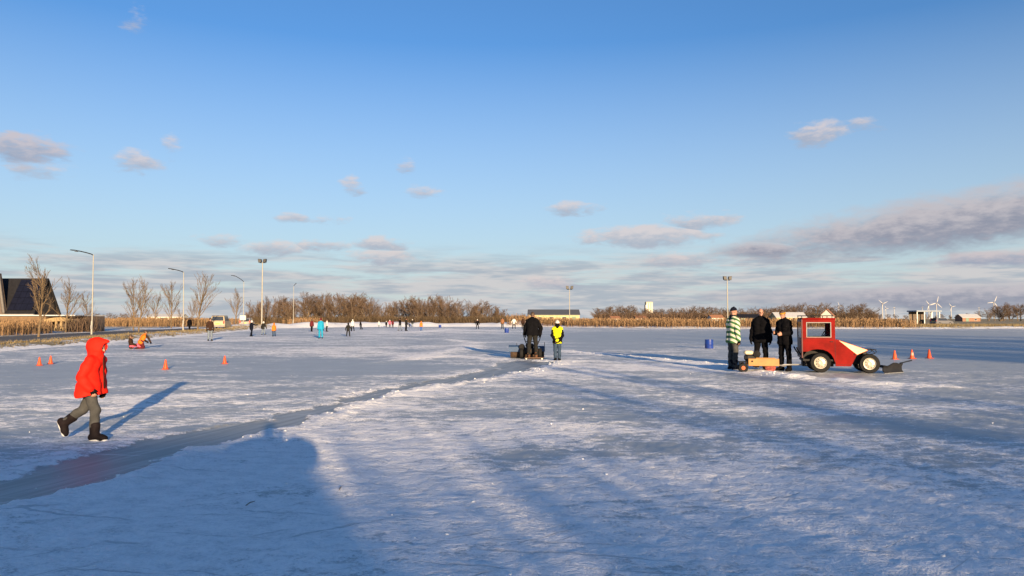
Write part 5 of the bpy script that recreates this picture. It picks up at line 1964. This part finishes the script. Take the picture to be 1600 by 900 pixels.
# snow plough blade
A_, B_ = Vector((1.66, -0.52, 0)), Vector((2.30, 0.15, 0))
dirv = (B_ - A_).normalized()
nrm = Vector((dirv.y, -dirv.x, 0))
m = MB()
rings = []
for i in range(9):
    t = i / 8
    c = A_.lerp(B_, t)
    hgt = 0.24 + 0.06 * t - 0.03 * math.sin(t * 9)
    prof_ = [(0.0, 0.02), (0.05, 0.08), (0.055, 0.17), (0.0, hgt), (-0.03, hgt), (0.02, 0.17), (0.015, 0.08), (-0.03, 0.02)]
    rings.append([c - nrm * q + Vector((0, 0, z)) for q, z in prof_])
m.loft(rings, True)
bl = m.build('plough_blade', M_DKMETAL, T0, True)
m = MB()
m.loft([[A_ + nrm * 0.012 + Vector((0, 0, 0.004)), A_ + nrm * 0.03 + Vector((0, 0, 0.004)), A_ + nrm * 0.0 + Vector((0, 0, 0.06)), A_ - nrm * 0.015 + Vector((0, 0, 0.06))],
        [B_ + nrm * 0.012 + Vector((0, 0, 0.004)), B_ + nrm * 0.03 + Vector((0, 0, 0.004)), B_ + nrm * 0.0 + Vector((0, 0, 0.06)), B_ - nrm * 0.015 + Vector((0, 0, 0.06))]], True)
m.build('cutting_edge', M_GAL, bl)
m = MB()
m.tube([(1.38, -0.30, 0.24), (1.62, -0.34, 0.18), (1.78, -0.36, 0.17)], 0.024, 6)
m.tube([(1.38, 0.22, 0.24), (1.9, -0.05, 0.17)], 0.024, 6)
m.build('push_arm', M_DKMETAL, T0)
m = MB()
m.tube([tuple(B_ + Vector((-0.06, 0, 0.27))), (2.95, 1.75, 0.27)], 0.02, 6)
m.build('marker_bar', M_DKMETAL, T0)
m = MB()
m.tube([(-0.36, -0.05, 0.20), (-0.95, -0.08, 0.19), (-1.02, -0.09, 0.17)], 0.022, 8)
m.build('tow_bar', M_GAL, T0)

# ------------------------------------------------------------------ wooden sweeper cart behind the tractor
p = gp(1196, 583)
K0 = empty('sweeper_cart', (p.x, p.y + 0.15, 0), R(-10), 'low sweeper cart with yellow wooden side and small petrol engine', 'cart')
M_PLY = mat('varnished_plywood', (0.29, 0.135, 0.026), 0.55, 0.2, 4.0)
S_ = 1 / 57.0
m = MB()
m.box(-0.42, 0.43, -0.02, 0.02, 0.19, 0.405, 0.008)
m.build('side_board', M_PLY, K0)
m = MB()
m.lathe([(0.026, -0.028), (0.026, -0.018)], (-0.315, 0, 0.325), 'y', 12)
m.build('bolt', M_BLACK, K0)
m = MB()
m.box(-0.42, 0.43, 0.62, 0.66, 0.19, 0.40, 0.008)
m.build('side_board', M_PLY, K0)
m = MB()
m.box(-0.42, 0.43, 0.02, 0.62, 0.25, 0.28)
m.build('deck', M_TIMBER, K0)
m = MB()
m.lathe([(0.05, 0.05), (0.145, 0.05), (0.15, 0.1), (0.15, 0.56), (0.145, 0.6), (0.05, 0.6)], (0.20, 0, 0.155), 'y', 20)
br_ = m.build('roller_brush', mat('red_bristles', (0.22, 0.05, 0.04), 0.9, 0.5, 14.0, 0.8, 60), K0)
m = MB()
for k in range(240):
    a = rg.uniform(0, 6.28)
    y = rg.uniform(0.05, 0.6)
    c_, s_ = math.cos(a), math.sin(a)
    m.tube([(0.20 + 0.13 * c_, y, 0.155 + 0.13 * s_), (0.20 + 0.155 * c_, y + rg.uniform(-0.02, 0.02), 0.156 + 0.152 * s_)], [0.006, 0.003], 3, False)
tag(m.build('bristles', MATS['red_bristles'], K0), kind='stuff')
m = MB()
m.box(-0.45, -0.18, 0.12, 0.42, 0.28, 0.50, 0.03)
m.box(-0.50, -0.40, 0.16, 0.34, 0.34, 0.50, 0.03)
eng = m.build('engine_block', M_DKMETAL, K0)
m = MB()
m.box(-0.50, -0.26, 0.10, 0.40, 0.51, 0.62, 0.03)
m.build('fuel_tank', mat('cream_tank', (0.66, 0.55, 0.36), 0.45), eng)
m = MB()
m.lathe([(0.03, 0.08), (0.10, 0.09), (0.105, 0.16), (0.08, 0.20), (0.03, 0.2)], (-0.16, 0, 0.53), 'y', 18)
m.build('recoil_starter', M_BLACK, eng)
m = MB()
m.box(-0.68, -0.44, -0.02, 0.30, 0.285, 0.315, 0.01)
m.tube([(-0.56, 0.10, 0.29), (-0.56, 0.10, 0.12)], 0.03, 6)
m.box(-0.66, -0.645, -0.02, 0.3, 0.19, 0.285)
m.build('wheel_fork', M_DKMETAL, K0)
for y in (0.0, 0.24):
    m = MB()
    m.lathe([(0.06, -0.05), (0.125, -0.05), (0.135, -0.03), (0.135, 0.03), (0.125, 0.05), (0.06, 0.05), (0.06, -0.05)], (-0.56, y, 0.135), 'y', 20, False)
    w_ = m.build('wheel', M_TYRE, K0, True)
    m = MB()
    m.lathe([(0.02, -0.045), (0.07, -0.04), (0.07, 0.04), (0.02, 0.045)], (-0.56, y, 0.135), 'y', 14)
    m.build('hub', mat('rusty_orange_hub', (0.35, 0.09, 0.03), 0.7), w_)
m = MB()
m.tube([(0.40, 0.30, 0.22), (0.58, 0.22, 0.19), (0.64, 0.18, 0.185)], 0.02, 8)
m.build('drawbar', M_GAL, K0)

# ------------------------------------------------------------------ the sweeping machine the man rides
Sx, Sy = pm.x, pm.y
G0 = empty('sweeping_machine', (Sx, Sy, 0), 0, 'blue-hooded motor sweeper with riding board under the man in black', 'sweeper')
M_BLUE = mat('blue_enamel', (0.015, 0.05, 0.13), 0.65, 0.2, 3.0)
m = MB()
m.box(-0.30, 0.42, -0.18, 0.22, 0.035, 0.07, 0.006)
rb = m.build('riding_board', mat('wet_board', (0.085, 0.042, 0.024), 0.6, 0.3), G0)
for x in (-0.24, 0.36):
    m = MB()
    m.prism([(x - 0.025, 0.0), (x + 0.025, 0.0), (x + 0.025, 0.035), (x - 0.025, 0.035)], -0.16, 0.2)
    m.build('runner', M_GAL, rb)
for (a, b, z0_, z1_) in ((-0.92, -0.36, 0.26, 0.50), (0.22, 0.50, 0.28, 0.47)):
    m = MB()
    pf = [(0.55, z0_ - 0.02), (0.50, z0_), (0.52, z1_ - 0.05), (0.62, z1_), (0.95, z1_), (1.05, z1_ - 0.06), (1.08, z0_)]
    m.loft([[(x, y, z) for y, z in pf] for x in (a, b)], True)
    m.build('brush_hood', M_BLUE, G0)
m = MB()
m.lathe([(0.05, -0.85), (0.20, -0.85), (0.21, -0.8), (0.21, 0.42), (0.20, 0.48), (0.05, 0.48)], (0, 0.8, 0.215), 'x', 22)
m.build('roller_brush', mat('brown_bristles', (0.045, 0.026, 0.016), 0.95, 0.5, 14.0, 0.8, 60), G0)
for x in (-0.42, 0.30):
    wheel(G0, (x, 0.42, 0.20), 0.20, 0.13, 'x', 0.5)
m = MB()
m.box(-0.32, 0.20, 0.32, 0.72, 0.18, 0.42, 0.04)
m.box(-0.26, 0.08, 0.36, 0.66, 0.42, 0.58, 0.05)
m.build('engine', M_DKMETAL, G0)
m = MB()
m.lathe([(0.03, 0.02), (0.11, 0.02), (0.12, 0.08), (0.03, 0.1)], (-0.40, 0.38, 0.45), 'y', 16)
m.build('pulley', M_BLACK, G0)
m = MB()
for x in (-0.30, 0.30):
    m.tube([(x * 0.6, 0.5, 0.45), (x * 0.95, 0.42, 0.72), (x * 1.15, 0.30, 0.92), (x * 1.2, 0.14, 0.97)], 0.018, 8)
m.tube([(-0.26, 0.44, 0.66), (0.26, 0.44, 0.66)], 0.015, 8)
m.build('handlebar', M_DKMETAL, G0)
m = MB()
m.tube([(0.49, 0.8, 0.30), (0.50, 0.8, 0.62)], 0.012, 6)
m.tube([(-0.60, 0.62, 0.48), (-0.60, 0.62, 0.60)], 0.012, 6)
m.build('marker_rod', M_DKMETAL, G0)
m = MB()
m.tube([(0.0, 0.2, 0.06), (0.0, 0.45, 0.22)], 0.02, 6)
m.build('coupling', M_DKMETAL, G0)

# ------------------------------------------------------------------ cones, barrels, small litter
M_CONE = mat('orange_plastic', (0.55, 0.065, 0.012), 0.5, 0.1, 4.0)
M_SLEEVE = mat('pale_sleeve', (0.50, 0.22, 0.16), 0.5, 0.1)


def cone(px, py, hpx, label, group, sleeve=False, tilt=0.0):
    b = gp(px, py)
    H = hpx * b.y / 1155.0
    root = empty('traffic_cone', (b.x, b.y, 0.004), px * 0.7, label, 'cone', group)
    root.rotation_euler = (tilt, 0, px * 0.7)
    r = H * 0.26
    m = MB()
    m.box(-r * 1.35, r * 1.35, -r * 1.35, r * 1.35, 0, H * 0.06, H * 0.03)
    m.build('base', M_CONE, root)
    m = MB()
    m.lathe([(r, H * 0.055), (r * 0.93, H * 0.10), (r * 0.28, H * 0.96), (r * 0.20, H), (r * 0.12, H * 0.98)], n=20)
    c = m.build('shell', M_CONE, root, True)
    if sleeve:
        m = MB()
        m.lathe([(r * 0.73 + 0.005, H * 0.36), (r * 0.49 + 0.005, H * 0.68), (r * 0.40, H * 0.68), (r * 0.6, H * 0.36)], n=20, caps=False)
        m.build('sleeve', M_SLEEVE, c, True)


CG = 'orange cones set out on the ice'
cone(61.5, 571, 13, 'orange cone of the close pair near the snowy bank', CG)
cone(79, 568.5, 12.5, 'orange cone of the close pair near the snowy bank', CG)
cone(258.5, 577, 15, 'orange cone at the shadow tip of the red-coated child', CG)
cone(351, 568.5, 12.5, 'single orange cone on open ice towards the adult in pale blue jeans', CG)
cone(1398, 561.5, 14, 'orange cone closest to the black plough blade', CG)
cone(1425, 560.5, 14, 'orange cone with pale scuffed sleeve at the end of the plough bar', CG, True)
cone(1452, 560, 14, 'orange cone farthest from the tractor in the row of three', CG)

M_BARREL = mat('blue_plastic', (0.009, 0.032, 0.20), 0.35, 0.12, 3.0)


def barrel(px, py, hpx, label):
    b = gp(px, py)
    H = hpx * b.y / 1155.0
    r = H * 0.46
    root = empty('blue_barrel', (b.x, b.y, 0.0), 0.3, label, 'barrel', 'blue barrels on the ice')
    m = MB()
    m.lathe([(r * 0.9, 0.0), (r * 0.97, 0.02), (r, 0.05), (r, H * 0.45), (r * 1.04, H * 0.48), (r * 1.04, H * 0.53), (r, H * 0.56), (r, H * 0.92), (r * 0.95, H * 0.97)], n=26)
    m.build('drum', M_BARREL, root, True)
    m = MB()
    m.lathe([(r * 0.3, H * 0.955), (r * 1.03, H * 0.955), (r * 1.03, H), (r * 0.93, H), (r * 0.9, H * 0.972), (r * 0.3, H * 0.972)], n=26)
    m.build('rim', M_BARREL, root, True)


barrel(1108, 544.5, 14, 'short blue barrel on open ice beside the man in the striped jacket')
barrel(791.7, 520, 7.2, 'blue barrel standing near the skater in tan')
barrel(687.4, 512, 4.5, 'tiny far blue barrel by the snow bank')

# crumbs of scraped snow along the swept track and over the near ice
r = np.random.RandomState(12)
V, Fa = [], []
tet = np.array([(1, 0, -0.4), (-0.5, 0.87, -0.4), (-0.5, -0.87, -0.4), (0.35, 0.6, 0.45), (-0.7, 0.0, 0.5), (0.35, -0.6, 0.4)])
tf = np.array([(0, 1, 3), (1, 4, 3), (1, 2, 4), (2, 5, 4), (2, 0, 5), (0, 3, 5), (3, 4, 5), (0, 2, 1)])
pts = []
for i in range(len(path_right) - 1):
    a, b = np.array(path_right[i]), np.array(path_right[i + 1])
    n = int(np.linalg.norm(b - a) * 11)
    for k in range(n):
        q = a + (b - a) * r.rand()
        pts.append((q[0] + r.exponential(0.16) * r.choice([1, 1, 1, -0.4]), q[1] - r.exponential(0.16), r.gamma(1.6, 0.0055)))
for k in range(500):
    d = 4.2 + 18 * r.rand() ** 1.6
    a = r.uniform(-0.62, 0.62)
    pts.append((d * math.sin(a), d * math.cos(a), r.gamma(1.3, 0.0035)))
for (pl_, n) in (([(900, 551), (1000, 560), (1100, 568), (1160, 576)], 160), ([(1190, 585), (1215, 586)], 40)):
    L = [gp(*q) for q in pl_]
    for k in range(n):
        i = r.randint(len(L) - 1)
        q = L[i].lerp(L[i + 1], r.rand())
        pts.append((q.x + r.normal(0, 0.15), q.y + r.normal(0, 0.35), r.gamma(1.6, 0.008)))
from mathutils.bvhtree import BVHTree
zi = {}
gx, gy = np.array([q[0] for q in pts]), np.array([q[1] for q in pts])
ang_i = np.arctan2(gx, gy)
# height of the ice under each crumb: nearest vertex of the ice grid
cols = np.clip(np.round((ang_i + R(41)) / (2 * R(41)) * 619).astype(int), 0, 619)
rad_all = np.concatenate([[0.05, 0.5, 1.2, 2.0], np.geomspace(2.8, 175, 470)])
rows = np.clip(np.searchsorted(rad_all, np.hypot(gx, gy)), 0, len(rad_all) - 1)
gz = Z.reshape(len(rad_all), -1)[rows, cols]
for (x, y, s), z in zip(pts, gz):
    s = min(s, 0.022)
    rot = r.uniform(0, 6.28)
    c_, s_ = math.cos(rot), math.sin(rot)
    t = tet * (s * r.uniform(0.7, 1.5, 3))
    t = np.stack([t[:, 0] * c_ - t[:, 1] * s_, t[:, 0] * s_ + t[:, 1] * c_, t[:, 2] * 0.8], -1) + (x, y, z + s * 0.2)
    Fa.append(tf + len(V) * 6)
    V.append(t)
tag(np_mesh('snow_crumbs', np.concatenate(V), np.concatenate(Fa), mat('snow_crumb', (0.84, 0.85, 0.86), 0.85, 0.05, 20.0), smooth=True), 'scattered crumbs of scraped snow on the ice', 'snow', kind='stuff')
for (px, py, a, L, lab) in [(391, 789, 1.2, 0.035, 'thin dark twig frozen upright into the near ice'), (532, 765, 1.7, 0.03, 'short dark twig lying beside a bare patch of near ice')]:
    b = gp(px, py)
    m = MB()
    m.tube([(-math.cos(a) * L, -math.sin(a) * L * 2, 0.012), (0, 0, 0.022), (math.cos(a) * L, math.sin(a) * L * 2, 0.014)], [0.004, 0.005, 0.003], 5)
    o = m.build('twig', M_BARK_B)
    o.location = (b.x, b.y, 0.0)
    tag(o, lab, 'twig')
